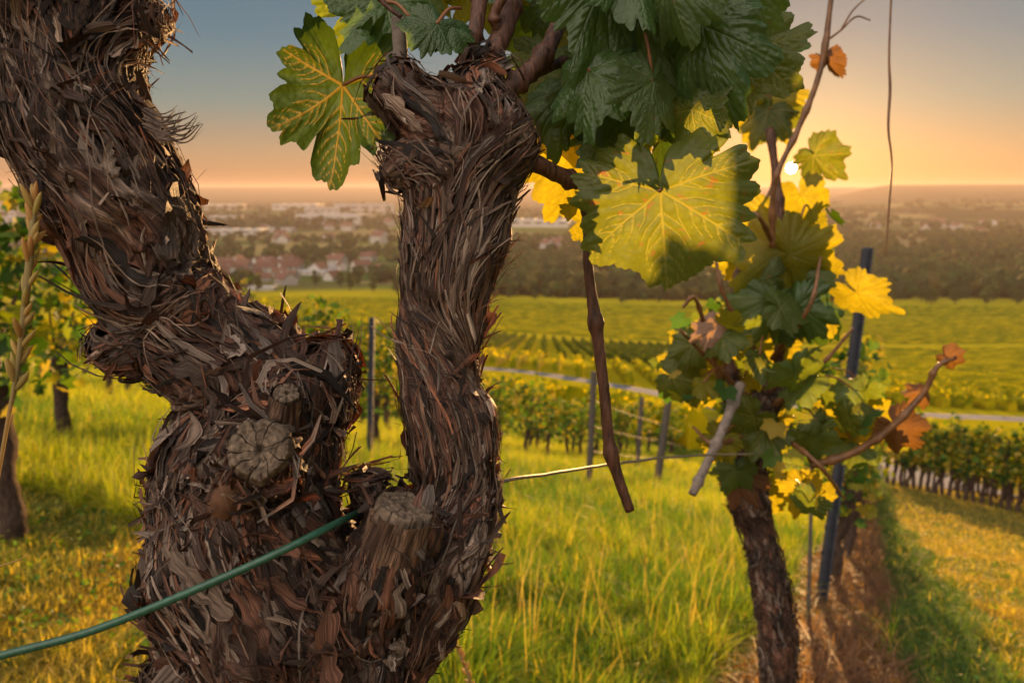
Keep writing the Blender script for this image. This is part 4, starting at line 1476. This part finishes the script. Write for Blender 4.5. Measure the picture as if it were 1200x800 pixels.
# ---- vines of the row the camera stands in, further down the slope
protos = [make_vine(200 + k, 330, .72 + .05 * k, 1.72 + .06 * k, .6, .06, .036, 'leafy vine', None) for k in range(3)]
lrow = [make_vine(220 + k, 420, .80, 1.75 + .05 * k, .66, .058, .05, 'leafy vine', None) for k in range(2)]
far_ = [make_vine(240 + k, 130, .62, 1.55 + .08 * k, .55, .085, .04, 'leafy vine', None, True) for k in range(4)]
park = protos + lrow + far_
used = set()
def place(proto, x, y, rz, sc, label, group):
    first = proto.name not in used
    used.add(proto.name)
    loc = (x, y, hz(x, y))
    if first:
        proto.location = loc
        proto.rotation_euler = (0, 0, rz)
        proto.scale = (sc, sc, sc)
        proto['label'] = label
        proto['group'] = group
        return proto
    o = copy_tree(proto, loc, rz, sc, label)
    o['group'] = group
    return o
G1 = 'vines further down the row of the camera'
for k in range(16):
    y = 4.3 + 1.25 * k
    x = ROWX(y) + random.uniform(-.05, .05)
    lab = ['nearest dark trunk and foliage behind the thick grey wooden post', 'second dark trunk behind the thick grey wooden post'][k] if k < 2 else 'far vine overlapping others down the middle row beside the straw strip'
    place(protos[k % 3], x, y, ROWROT + random.uniform(-.2, .2) + (math.pi if k % 2 else 0), .80, lab, G1)
# left row: starts close at the left edge
G2 = 'vines of the left row'
left = [(hit(10, 632), lrow[0], 'vine with a straight bare trunk at the left edge, cut by the frame'), (hit(78, 528), lrow[1], 'bushy green vine with a stout dark trunk left of the old vine'), ]
for g, pr_, lab in left:
    place(pr_, g.x, g.y, ROWROT + .2, .8, lab, G2)
dvec = Vector((left[1][0].x - left[0][0].x, left[1][0].y - left[0][0].y, 0))
g = left[1][0]
rd = Vector((0.36, 1, 0)).normalized()
for k in range(1, 15):
    x, y = g.x + rd.x * 1.35 * k, g.y + rd.y * 1.35 * k
    place(lrow[k % 2] if k < 4 else far_[k % 4], x, y, ROWROT + random.uniform(-.2, .2), .82,
          ['', 'vine behind the thick head of the old vine at left', 'third vine of the left row, low leafy top', 'vine with golden leaves beside the thin steel stake'][k] if k < 4 else 'small golden leafed vine far down the left row', G2)
for k, (a_, b_) in enumerate(((452, 512), (408, 500), (492, 500))):
    g = hit(a_, b_)
    place(lrow[k % 2], g.x, g.y, ROWROT + k, .85, ['golden vine seen between the two arms beside the steel stake', 'vine just above the head of the left arm, behind the steel stake', 'vine half hidden behind the right arm'][k], G2)
# hillside rows further left and beyond the meadow
G3 = 'vines of the lower rows beyond the meadow'
for (ax, ay, bx, by, n) in ((395, 500, 800, 530, 15), (20, 470, 300, 476, 9)):
    A, B = hit(ax, ay), hit(bx, by)
    for k in range(n):
        u = (k + .5) / n
        p = A.lerp(B, u)
        place(far_[(k * 3 + n) % 4], p.x + random.uniform(-.2, .2), p.y + random.uniform(-.2, .2), random.uniform(0, 6.28), random.uniform(.85, 1.0),
              'small golden green vine in the lower rows between the meadow and the road', G3)
G4 = 'vines of the row right of the grass path'
A, B = hit(1240, 612), hit(1040, 566)
for k in range(22):
    u = (k / 21) ** 1.0
    p = A.lerp(B, u)
    place(far_[k % 4], p.x, p.y, math.atan2(B.y - A.y, B.x - A.x) + random.uniform(-.2, .2), random.uniform(1.2, 1.35), 'dark trunked leafy vine in the row to the right of the grass path', G4)
for off_ in (2.6, 5.4):
    nn = Vector((B.y - A.y, A.x - B.x, 0)).normalized() * off_
    if nn.x < 0:
        nn = -nn
    for k in range(20):
        p = A.lerp(B, k / 19) + nn
        place(far_[(k + 1) % 4], p.x, p.y, math.atan2(B.y - A.y, B.x - A.x) + random.uniform(-.2, .2), random.uniform(.98, 1.12), 'leafy vine in the second or third row right of the grass path', 'vines of the outer right rows')
# wires of the left meadow trellis
pa, pb = hit(690, 572), hit(770, 566)
for k, zz in enumerate((.45, .75, 1.05)):
    a = pa + Vector((0, 0, zz)); b = pb + Vector((0, 0, zz))
    e = b + (b - a) * .6
    wire('trellis_wire', [list(a - (b - a) * .05), list((a + b) / 2 - Vector((0, 0, .02))), list(b), list(e)], .0035, 'wire',
         ['lowest', 'middle', 'topmost'][k] + ' of the three sunlit wires between the grey meadow posts', 'wire')
# row posts on the right and middle
for k in range(5):
    p = A.lerp(B, k / 5 + .08)
    wooden_post(p, 1.9, .04, (.03, 0), 'grey post among the vines right of the grass path', 'posts right of the grass path')

# ---- grass seed stem close at the left edge
def seed_stem(name, pts, r, heads, label, loc=None):
    mb = MB()
    c = spline(pts, 8)
    mb.tube(c[:, :3], c[:, 3], 6, (.34, .27, .11))
    rg = np.random.default_rng(3)
    t, n_, b_ = frames(c[:, :3])
    for (u, ln, w, ang) in heads:
        i = int(u * (len(c) - 1))
        th = rg.random() * 6.28
        dirv = -t[i] * (-math.cos(ang)) + (n_[i] * math.cos(th) + b_[i] * math.sin(th)) * math.sin(ang)
        p0 = c[i, :3]
        s = np.linspace(0, 1, 7)
        cc = p0 + dirv * ln * s[:, None] + np.array([0, 0, -1]) * (ln * .12 * s ** 2)[:, None]
        rr = w * np.sin(np.pi * np.clip(s * .95 + .04, 0, 1)) ** .8 + .0001
        mb.tube(cc, rr, 5, (.42 + rg.random() * .12, .30 + rg.random() * .06, .10))
    return obj(name, mb.mesh(name), M['seedhead'], label=label, cat='grass')
rg = np.random.default_rng(8)
hs = [(.30 + .66 * k / 26, .010 + .006 * rg.random(), .0011 + .0006 * rg.random(), .30 + .3 * rg.random()) for k in range(26)]
seed_stem('grass_stem', [hp(-10, 600, .36, 2.2), hp(8, 500, .36, 2.4), hp(22, 420, .36, 3.2), hp(32, 330, .36, 4.5), hp(38, 270, .362, 4), hp(42, 215, .365, 1.6)], 1, hs,
          'tall straw coloured grass stem with seed head hanging at the left edge')
seed_stem('grass_stem', [hp(-30, 668, .5, 1), hp(10, 660, .5, 1.1), hp(34, 650, .5, .5)], 1, [], 'short pale grass tip poking in at the left edge')
hs2 = [(.35 + .6 * k / 22, .012, .0018, .35 + .1 * rg.random()) for k in range(22)]
seed_stem('grass_stem', [hp(575, 900, .8, 1.5), hp(560, 830, .8, 1.6), hp(545, 780, .8, 1.8), hp(525, 735, .8, 1.6), hp(513, 708, .8, 1)], 1, hs2,
          'pale drooping grass ear just right of the thick trunk')
# dry tendril that dangles from above, in front of the hills
c = spline([hp(1046, -40, .95, 1.3), hp(1042, 60, .95, 1.3), hp(1043, 105, .95, 1.8), hp(1041, 150, .95, 1.5), hp(1045, 190, .95, 1.2), hp(1042, 240, .95, 1.3), hp(1038, 300, .95, .8)], 10)
v, q, t = tube(c[:, :3], c[:, 3], 6)
obj('dry_tendril', mesh('dry_tendril', v, q, t), M['shoot'], label='thin dry tendril hanging down in front of the hills at right', cat='tendril')

# ------------------------------------------------------------------ grass
def blades(xy, h, w, rg, pal, lean=0.5, n=3):
    m = len(xy)
    base_ = np.column_stack([xy, height(xy[:, 0], xy[:, 1]) - 0.01])
    a = rg.random(m) * 6.283
    d = np.stack([np.cos(a), np.sin(a), np.zeros(m)], 1)
    s = np.stack([-d[:, 1], d[:, 0], np.zeros(m)], 1)
    tw = rg.normal(size=m) * .6
    s = s * np.cos(tw)[:, None] + d * np.sin(tw)[:, None]
    ln = np.abs(rg.normal(size=m)) * lean + .08
    V = []
    for k in range(n + 1):
        u = k / n
        c = base_ + np.array([0, 0, 1]) * (h * (u - ln * .35 * u * u))[:, None] + d * (h * ln * u * u)[:, None]
        if k < n:
            ww = (w * (1 - .75 * u))[:, None] * .5
            V += [c - s * ww, c + s * ww]
        else:
            V += [c]
    V = np.stack(V, 1)
    kk = 2 * n + 1
    q = np.array([[2 * i, 2 * i + 1, 2 * i + 3, 2 * i + 2] for i in range(n - 1)])
    t = np.array([[2 * n - 2, 2 * n - 1, 2 * n]])
    o = (np.arange(m) * kk)[:, None, None]
    return V.reshape(-1, 3), (q[None] + o).reshape(-1, 4), (t[None] + o).reshape(-1, 3), np.repeat(pal, kk, 0)

def scatter(n, y0, y1, xa, xb, power=1.6):
    """more blades near the camera"""
    y = y0 * (y1 / y0) ** (rng.random(n) ** (1 / power))
    x = (xa + (xb - xa) * rng.random(n)) * y
    return np.column_stack([x, y])

def grass_zone():
    groups = []
    xy = scatter(430000, 1.3, 30, -.80, .78, 1.0)
    x, y = xy.T
    u = x - ROWX(y)
    p3 = np.column_stack([xy, np.zeros(len(xy))])
    nz = fbm(p3 * 1.3, 3, 51)
    nb = fbm(p3 * .35, 2, 53)
    clump = fbm(p3 * 7, 2, 55)
    mul = (np.abs(u - .05) < .30 + .1 * nz)
    gold = (y + nz * .8 < 3.5) & (x < -.45 + nz * .1)
    rightdry = (u > .8 + .25 * nz)
    strip_ = (u > .3) & ~rightdry
    tall = ~mul & ~gold & ~rightdry & ~strip_
    keep = np.ones(len(xy), bool)
    keep[mul] = rng.random(mul.sum()) < .35
    # keep the road and rows clear of turf
    h = np.where(tall, .18 + .13 * nb + .13 * clump, .08)
    h = np.where(gold, .06 + .05 * clump, h)
    h = np.where(rightdry, .075 + .07 * clump, h)
    h = np.where(strip_, .085 + .03 * clump, h)
    h = np.where(mul, .045, h)
    h = np.clip(h, .02, .6) * (.45 + .8 * rng.random(len(xy)))
    h = np.where(tall & (y < 2.4) & (x > .0), h * .8, h)
    w = np.where(tall, .0046, .0050) * (1 + y * .12)
    g1, g2, g3 = np.array([.06, .14, .014]), np.array([.36, .36, .018]), np.array([.50, .36, .07])
    mixv = np.clip(.42 + 1.1 * nb + .5 * nz + .25 * rng.normal(size=len(xy)), 0, 1)[:, None]
    col = g1 * (1 - mixv) + g2 * mixv
    dr = (rng.random(len(xy)) < np.where(gold | rightdry, .35, .07))[:, None]
    col = np.where(dr, g3, col)
    gg = (gold | rightdry)[:, None]
    patch = sstep(-.25, .25, fbm(p3 * 2.2, 3, 91))[:, None]
    col = np.where(gg & ~dr, (np.array([.30, .21, .03]) * patch + np.array([.09, .13, .018]) * (1 - patch)), col)
    st = (strip_)[:, None]
    col = np.where(st & ~dr, np.array([.07, .12, .022]) * (.8 + .5 * mixv), col)
    ms = mul[:, None]
    straw = np.array([.24, .125, .065]) * (.6 + .7 * rng.random((len(xy), 1)))
    col = np.where(ms, straw, col)
    col *= .8 + .4 * rng.random((len(xy), 1))
    k = keep & (y < 30)
    return xy[k], h[k], w[k], col[k], tall[k], mul[k]
xy, h, w, colr, tall, mul = grass_zone()
rgg = np.random.default_rng(17)
a = tall & ~mul
V, Q, T_, C = blades(xy[a], h[a], w[a], rgg, colr[a], .75)
obj('meadow_grass', mesh('meadow_grass', V, Q, T_, True, C), M['grass'], label='tall lush yellow green grass of the meadow', cat='grass', kind='stuff')
a = ~tall & ~mul
V, Q, T_, C = blades(xy[a], h[a], w[a], rgg, colr[a], 1.3)
obj('mown_grass', mesh('mown_grass', V, Q, T_, True, C), M['grass'], label='short dry mown grass on the path and at lower left', cat='grass', kind='stuff')
a = mul
V, Q, T_, C = blades(xy[a], h[a] * 2.2, w[a] * 1.1, rgg, colr[a], 2.6)
obj('straw_mulch', mesh('straw_mulch', V, Q, T_, True, C), M['grass'], label='orange brown straw and pruned stems under the vine row', cat='straw', kind='stuff')
# broad-leaved weeds low in the turf
n = 1300
xs = scatter(n, 2.0, 14, -.75, .75, 1.0)
cen = (xs[:, None] + rgg.normal(size=(n, 6, 2)) * .035).reshape(-1, 2)
hh = height(cen[:, 0], cen[:, 1]) + .01 + .06 * rgg.random(len(cen))
um = np.abs(cen[:, 0] - ROWX(cen[:, 1])) > .4
v_, f_, c_ = leaf_cloud(np.column_stack([cen, hh])[um], (.010 + .012 * rgg.random(len(cen)))[um], rgg, np.array([[.06, .12, .02], [.12, .17, .02], [.20, .20, .03], [.05, .10, .02]]), True, -.2)
obj('weeds', mesh('weeds', v_, None, f_, False, c_), M['grass'], label='low broad leaved weeds and clover in the turf', cat='weeds', kind='stuff')
# flowering stalks in the meadow
n = 1500
n = 600
xs = scatter(n, 2.0, 12, -.35, .42, 1.0)
ok = (xs[:, 0] - ROWX(xs[:, 1])) < -.4
xs = xs[ok]
V, Q, T_, C = blades(xs, .36 + .22 * rgg.random(len(xs)), np.full(len(xs), .0035), rgg, np.tile([.42, .30, .12], (len(xs), 1)) * (.7 + .5 * rgg.random((len(xs), 1))), .35, 4)
obj('grass_stalks', mesh('grass_stalks', V, Q, T_, True, C), M['grass'], label='thin ripe stalks standing in the meadow', cat='grass', kind='stuff')

# ------------------------------------------------------------------ vineyard blocks beyond the road
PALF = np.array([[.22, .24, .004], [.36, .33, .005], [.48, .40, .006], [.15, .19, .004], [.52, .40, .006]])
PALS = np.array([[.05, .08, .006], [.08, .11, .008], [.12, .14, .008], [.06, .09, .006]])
def hedge_row(p0, p1, hgt, wid, seed, label, group, step=1.2, nleaf=7.0, lsz=.3, pal=None):
    PALX = PALF if pal is None else pal
    rg = np.random.default_rng(seed)
    p0, p1 = np.array(p0, float), np.array(p1, float)
    L = np.linalg.norm(p1 - p0)
    n = max(4, int(L / step))
    u = np.linspace(0, 1, n)
    xy = p0 + (p1 - p0) * u[:, None]
    d = (p1 - p0) / L
    nn = np.array([-d[1], d[0]])
    prof = np.array([[-.5, .05], [-.55, .55], [-.28, 1.0], [.28, 1.0], [.55, .55], [.5, .05]])
    z = height(xy[:, 0], xy[:, 1])
    j = rg.normal(size=(n, 6, 2)) * .12
    off = (prof[None, :, 0] + j[:, :, 0]) * wid
    hh = (prof[None, :, 1] * (1 + j[:, :, 1])) * hgt
    V = np.concatenate([xy[:, None] + off[..., None] * nn, (z[:, None] + hh)[..., None]], -1).reshape(-1, 3)
    i = np.arange(n - 1)[:, None] * 6
    k = np.arange(5)[None]
    q = np.stack([i + k, i + k + 1, i + 7 + k, i + 6 + k], -1).reshape(-1, 4)
    t = np.array([[0, 1, 5], [1, 2, 4], [2, 3, 4], [1, 4, 5]])
    t = np.vstack([t, t + (n - 1) * 6])
    C = PALX[rg.integers(0, 4, len(V))]
    m = int(L * nleaf)
    uu = rg.random(m)
    cc = p0 + (p1 - p0) * uu[:, None] + nn * (rg.normal(size=m) * wid * .38)[:, None]
    zz = height(cc[:, 0], cc[:, 1]) + hgt * (.35 + .75 * rg.random(m))
    v2, f2, c2 = leaf_cloud(np.column_stack([cc, zz]), np.full(m, lsz), rg, PALX, simple=True)
    me = mesh('vine_row', np.vstack([V, v2]), q, np.vstack([t, f2 + len(V)]), False, np.vstack([C, c2]))
    return obj('vine_row', me, M['rowfoliage'], label=label, cat='vine row', group=group)
sd_ = 500
def block_long(pxa, pxb, y0, y1, spacing, slant, label, group, lsz, nl):
    """rows that run away from the camera"""
    global sd_
    xa, xb = (pxa - 600) / FPX * y0, (pxb - 600) / FPX * y0
    x = xa
    while x < xb:
        sd_ += 1
        hedge_row((x, y0 + 1.5 * math.sin(x * .1)), (x + slant * (y1 - y0), y1), 1.3, .8, sd_, label, group, 1.6, nl, lsz, PALS)
        x += spacing
_rx = np.array([p.x for p in road_pts]); _ry = np.array([p.y for p in road_pts])
_o = np.argsort(_rx); _rx, _ry = _rx[_o], _ry[_o]
def long_rows(x0, x1, spacing, ya, yb, slant, label, group, lsz, nl, hgt=1.5):
    global sd_
    x = x0
    while x < x1:
        sd_ += 1
        p, q = ya(x), yb(x)
        if q - p > 4:
            hedge_row((x, p), (x + slant * (q - p), q), hgt, .7, sd_, label, group, 1.4, nl, lsz)
        x += spacing
road_y = lambda x: float(np.interp(x, _rx, _ry))
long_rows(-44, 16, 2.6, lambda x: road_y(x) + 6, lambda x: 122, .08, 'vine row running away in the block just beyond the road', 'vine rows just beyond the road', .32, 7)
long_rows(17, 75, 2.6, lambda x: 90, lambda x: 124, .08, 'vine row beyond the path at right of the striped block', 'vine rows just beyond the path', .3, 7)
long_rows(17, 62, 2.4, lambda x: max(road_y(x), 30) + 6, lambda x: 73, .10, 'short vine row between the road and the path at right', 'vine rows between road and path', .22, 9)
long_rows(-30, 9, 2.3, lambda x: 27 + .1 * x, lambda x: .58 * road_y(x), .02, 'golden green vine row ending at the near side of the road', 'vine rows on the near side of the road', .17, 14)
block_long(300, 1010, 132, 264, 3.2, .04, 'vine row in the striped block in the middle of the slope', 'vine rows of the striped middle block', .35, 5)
def block_across(y0, y1, spacing, fx0, fx1, label, group, lsz, nl, tilt=0.0):
    global sd_
    y = y0
    while y < y1:
        sd_ += 1
        hedge_row((fx0 * y, y), (fx1 * y, y + tilt * (fx1 - fx0) * y), .9, .9, sd_, label, group, 3.0, nl, lsz)
        y += spacing
block_across(94, 268, 4.6, .33, .80, 'vine row running across the near right-hand field', 'vine rows of the near right field', .26, 7, .1)
block_across(292, 400, 6.0, .30, .80, 'vine row running across the middle right-hand field', 'vine rows of the middle right field', .4, 3.5, .1)
block_across(422, 490, 8.0, .25, .80, 'vine row running across the far right field below the woods', 'vine rows of the far right field', .45, 2, .0)
block_across(292, 480, 7.5, -.05, .25, 'vine row running across the far middle field', 'vine rows of the far middle field', .45, 2.5, .0)
block_across(280, 480, 8.0, -.42, -.09, 'vine row crossing the far left field', 'vine rows of the far left field', .9, 1.2, .0)

# ------------------------------------------------------------------ trees of the valley
_t = (1 + 5 ** .5) / 2
ICO_V = np.array([[-1, _t, 0], [1, _t, 0], [-1, -_t, 0], [1, -_t, 0], [0, -1, _t], [0, 1, _t], [0, -1, -_t], [0, 1, -_t], [_t, 0, -1], [_t, 0, 1], [-_t, 0, -1], [-_t, 0, 1]], float)
ICO_V /= np.linalg.norm(ICO_V[0])
ICO_F = np.array([[0, 11, 5], [0, 5, 1], [0, 1, 7], [0, 7, 10], [0, 10, 11], [1, 5, 9], [5, 11, 4], [11, 10, 2], [10, 7, 6], [7, 1, 8], [3, 9, 4], [3, 4, 2], [3, 2, 6], [3, 6, 8], [3, 8, 9], [4, 9, 5], [2, 4, 11], [6, 2, 10], [8, 6, 7], [9, 8, 1]])
PALT = np.array([[.018, .038, .010], [.028, .052, .012], [.045, .065, .014], [.022, .035, .012], [.065, .062, .014]])
def crown_clumps(centre, R_, H_, rg, n=60, leafs=True):
    """uneven crown: clumps of leaf faces spread through a lobed volume"""
    th, q, zz = rg.random(n) * 6.283, rg.random(n) ** .5, rg.random(n)
    prof = np.sin(np.pi * np.clip(zz * .9 + .08, 0, 1)) ** .6
    lob = 1 + .25 * np.sin(th * 3 + rg.random() * 6)
    c = np.stack([np.cos(th) * q * R_ * prof * lob, np.sin(th) * q * R_ * prof * lob, zz * H_], 1) + centre
    return c
def forest(name, pts, hs, rg, label, kind='stuff', cat='woods'):
    V, F, C = [], [], []
    n = 0
    for p, h in zip(pts, hs):
        k = 5
        for i in range(k):
            r = h * (.22 + .16 * rg.random())
            c = np.array([p[0] + rg.normal() * h * .20, p[1] + rg.normal() * h * .20, p[2] + h * (.35 + .42 * rg.random())])
            v = ICO_V * (1 + .28 * rg.normal(size=(12, 1))) * np.array([r, r, r * 1.05]) + c
            V.append(v); F.append(ICO_F + n); n += 12
            C.append(np.tile(PALT[rg.integers(5)] * (.75 + .5 * rg.random()), (12, 1)) * (.8 + .4 * rg.random((12, 1))))
    return obj(name, mesh(name, np.vstack(V), None, np.vstack(F), False, np.vstack(C)), M['treefoliage'], label=label, cat=cat, kind=kind)
rgf = np.random.default_rng(99)
def pts_in(n, y0, y1, fx0, fx1, thr=-1.0, nscale=160, seed=60):
    y = y0 * (y1 / y0) ** rgf.random(n)
    x = (fx0 + (fx1 - fx0) * rgf.random(n)) * y
    nz = fbm(np.column_stack([x, y, x * 0]) / nscale, 3, seed)
    k = nz > thr
    x, y = x[k], y[k]
    return np.column_stack([x, y, height(x, y) - .5])
p = pts_in(2600, 560, 1700, .26, .95, -.35)
forest('right_woods'.replace('right_', ''), p, 10 + 8 * rgf.random(len(p)), rgf, 'dark woods on the valley floor at the right below the hills')
p = pts_in(1500, 540, 1500, -.08, .30, -.12, 130, 61)
forest('woods', p, 9 + 8 * rgf.random(len(p)), rgf, 'mixed green woods and copses in the middle of the valley')
p = pts_in(1500, 560, 2300, -.75, -.08, .0, 140, 62)
forest('copses', p, 8 + 8 * rgf.random(len(p)), rgf, 'scattered copses and garden trees around the town at left')
p = pts_in(2200, 1700, 5200, -.8, .9, .0, 420, 63)
forest('distant_woods', p, 14 + 12 * rgf.random(len(p)), rgf, 'distant strips of woodland across the hazy valley')

def make_tree(seed, label=''):
    rg = np.random.default_rng(seed)
    r = empty('tree', (0, 0, 0), label, 'tree')
    H = 9.0
    mb = MB()
    c = spline([[0, 0, -.3, .32], [.1, 0, 2.5, .24], [0, .15, 5.5, .14], [.1, .1, 7.5, .05]], 4)
    mb.tube(c[:, :3], c[:, 3], 7)
    for k in range(6):
        a_, z0 = rg.random() * 6.28, 2.2 + k * .7
        e = np.array([math.cos(a_) * 2.2, math.sin(a_) * 2.2, z0 + 1.8])
        mb.tube(spline([[0, 0, z0, .1], [*(e * .5 + np.array([0, 0, z0 * .45])), .07], [*e, .03]], 3)[:, :3], .06, 5)
    obj('trunk', mb.mesh('trunk'), M['vinewood'], r)
    cl = crown_clumps(np.array([0, 0, 2.4]), 3.1, H - 2.6, rg, 42)
    pts = (cl[:, None] + rg.normal(size=(42, 30, 3)) * .5).reshape(-1, 3)
    v, f, cc = leaf_cloud(pts, np.full(len(pts), .36), rg, PALT * 1.3, True)
    obj('crown', mesh('crown', v, None, f, False, cc), M['treefoliage'], r)
    return r
tp = [make_tree(300 + k) for k in range(3)]
def place_tree(k, x, y, s, label, group):
    pr_ = tp[k % 3]
    o = place(pr_, x, y, random.uniform(0, 6.28), s, label, group)
    return o
k = 0
for px, n0 in ((980, 26), (620, 22), (330, 18)):
    for i in range(n0):
        y = random.uniform(500, 560) if px != 330 else random.uniform(500, 620)
        fx = {980: random.uniform(.36, .72), 620: random.uniform(-.06, .36), 330: random.uniform(-.5, -.1)}[px]
        place_tree(k, fx * y, y, random.uniform(.7, 1.35), {980: 'tree at the near edge of the dark woods behind the right fields', 620: 'tree at the edge of the middle fields below the hanging cane', 330: 'garden tree at the edge of the town at left'}[px], 'trees along the top edge of the fields')
        k += 1

# ------------------------------------------------------------------ the town
def make_house(seed, w, d, h, rh, label=''):
    r = empty('house', (0, 0, 0), label, 'house')
    mb = MB().box((0, 0, h / 2 - .5), (w, d, h + 1))
    v = [[-w / 2, -d / 2, h], [w / 2, -d / 2, h], [w / 2, d / 2, h], [-w / 2, d / 2, h], [-w / 2, 0, h + rh - .15], [w / 2, 0, h + rh - .15]]
    mb.add(v, None, [[0, 4, 3], [1, 2, 5]])
    obj('wall', mb.mesh('wall', False), M['wall'], r)
    ov = .5
    mb = MB()
    for s_ in (-1, 1):
        a = np.array([[-w / 2 - ov, s_ * (d / 2 + ov), h - .25], [w / 2 + ov, s_ * (d / 2 + ov), h - .25], [w / 2 + ov, 0, h + rh], [-w / 2 - ov, 0, h + rh]])
        a2 = a + [0, 0, .22]
        mb.add(np.vstack([a, a2]), [[0, 1, 2, 3], [4, 7, 6, 5], [0, 4, 5, 1], [1, 5, 6, 2], [2, 6, 7, 3], [3, 7, 4, 0]])
    rf = obj('roof', mb.mesh('roof', False), M['roof'], r)
    obj('chimney', MB().box((w * .2, d * .15, h + rh * .9), (.7, .7, 1.8)).mesh('chimney', False), M['wall'], rf)
    for s_ in (-1, 1):
        for i in range(3):
            for lv in (1.5, 4.2):
                if lv < h - 1:
                    obj('window', MB().box((-w / 3 + i * w / 3, s_ * (d / 2 + .03), lv), (1.3, .1, 1.4)).mesh('window', False), M['window'], r)
    return r
houses = [make_house(1, 12, 9, 5.6, 4.0), make_house(2, 16, 10, 6.2, 4.5), make_house(3, 10, 9, 3.4, 3.6)]
k = 0
for (x0, x1, r0, r1, n) in ((250, 345, 314, 336, 30), (0, 180, 285, 330, 22), (355, 470, 300, 330, 9), (640, 760, 282, 300, 8), (1000, 1200, 262, 274, 16), (300, 470, 262, 285, 10)):
    for i in range(n):
        g = hit(random.uniform(x0, x1), random.uniform(r0, r1))
        lab = {250: 'red roofed house in the village left of the right arm', 0: 'house in the suburb behind the left arm', 355: 'house among trees just left of the right arm', 640: 'small house among the valley woods', 1000: 'distant house below the right hills', 300: 'tiny house in the hazy part of the town'}[x0]
        place(houses[k % 3], g.x, g.y, random.uniform(0, 3.14), random.uniform(.95, 1.5) if r0 > 280 else random.uniform(1.3, 2.2), lab, lab.replace('house', 'houses', 1))
        k += 1
def make_hall(w, d, h):
    r = empty('warehouse', (0, 0, 0), '', 'warehouse')
    obj('wall', MB().box((0, 0, h / 2 - 1), (w, d, h + 2)).mesh('wall', False), M['wall'], r)
    mb = MB().box((0, 0, h + .3), (w + .8, d + .8, .6))
    for i in range(4):
        mb.box((-w * .36 + i * w * .24, 0, h + .9), (w * .08, d * .7, .6))
    obj('roof', mb.mesh('roof', False), M['metalroof'], r)
    for i in range(5):
        obj('window', MB().box((-w * .4 + i * w * .2, -d / 2 - .05, h * .6), (w * .12, .15, h * .22)).mesh('window', False), M['window'], r)
    return r
halls = [make_hall(60, 28, 9), make_hall(95, 40, 12)]
k = 0
spots = [(262, 275, 1.3), (282, 276, 1.1), (330, 272, 1.0), (372, 322, .35), (386, 319, .35), (378, 316, .3), (308, 340, .3)] + [(random.uniform(255, 470), random.uniform(243, 262), random.uniform(1.2, 2.6)) for _ in range(9)] + [(random.uniform(0, 60), random.uniform(243, 290), random.uniform(1.0, 2.0)) for _ in range(4)] + [(random.uniform(620, 760), random.uniform(250, 275), random.uniform(1, 1.6)) for _ in range(4)]
for (a_, b_, s_) in spots:
    g = hit(a_, b_)
    lab = 'long white hall at the near edge of the industrial estate' if k < 3 else 'small bright white shed roof beside the village' if k < 7 else 'pale hall in the hazy industrial strip under the horizon'
    place(halls[k % 2], g.x, g.y, random.uniform(-.3, .3), s_, lab, lab.replace('hall', 'halls', 1).replace('shed roof', 'sheds'))
    k += 1

# ------------------------------------------------------------------ haze
mh, n_, o_ = mat('haze')
pv = n_.nodes.new('ShaderNodeVolumePrincipled')
pv.inputs['Color'].default_value = (.74, .62, .56, 1)
pv.inputs['Density'].default_value = 0.95e-4
pv.inputs['Anisotropy'].default_value = 0.28
n_.links.new(pv.outputs[0], o_.inputs['Volume'])
hb = MB().box((0, 0, 0), (25800, 25800, 260))
obj('haze', hb.mesh('haze', False), mh, loc=(0, 0, 58 - 130 + .0), label='thin evening haze lying over the valley', cat='haze', kind='stuff')
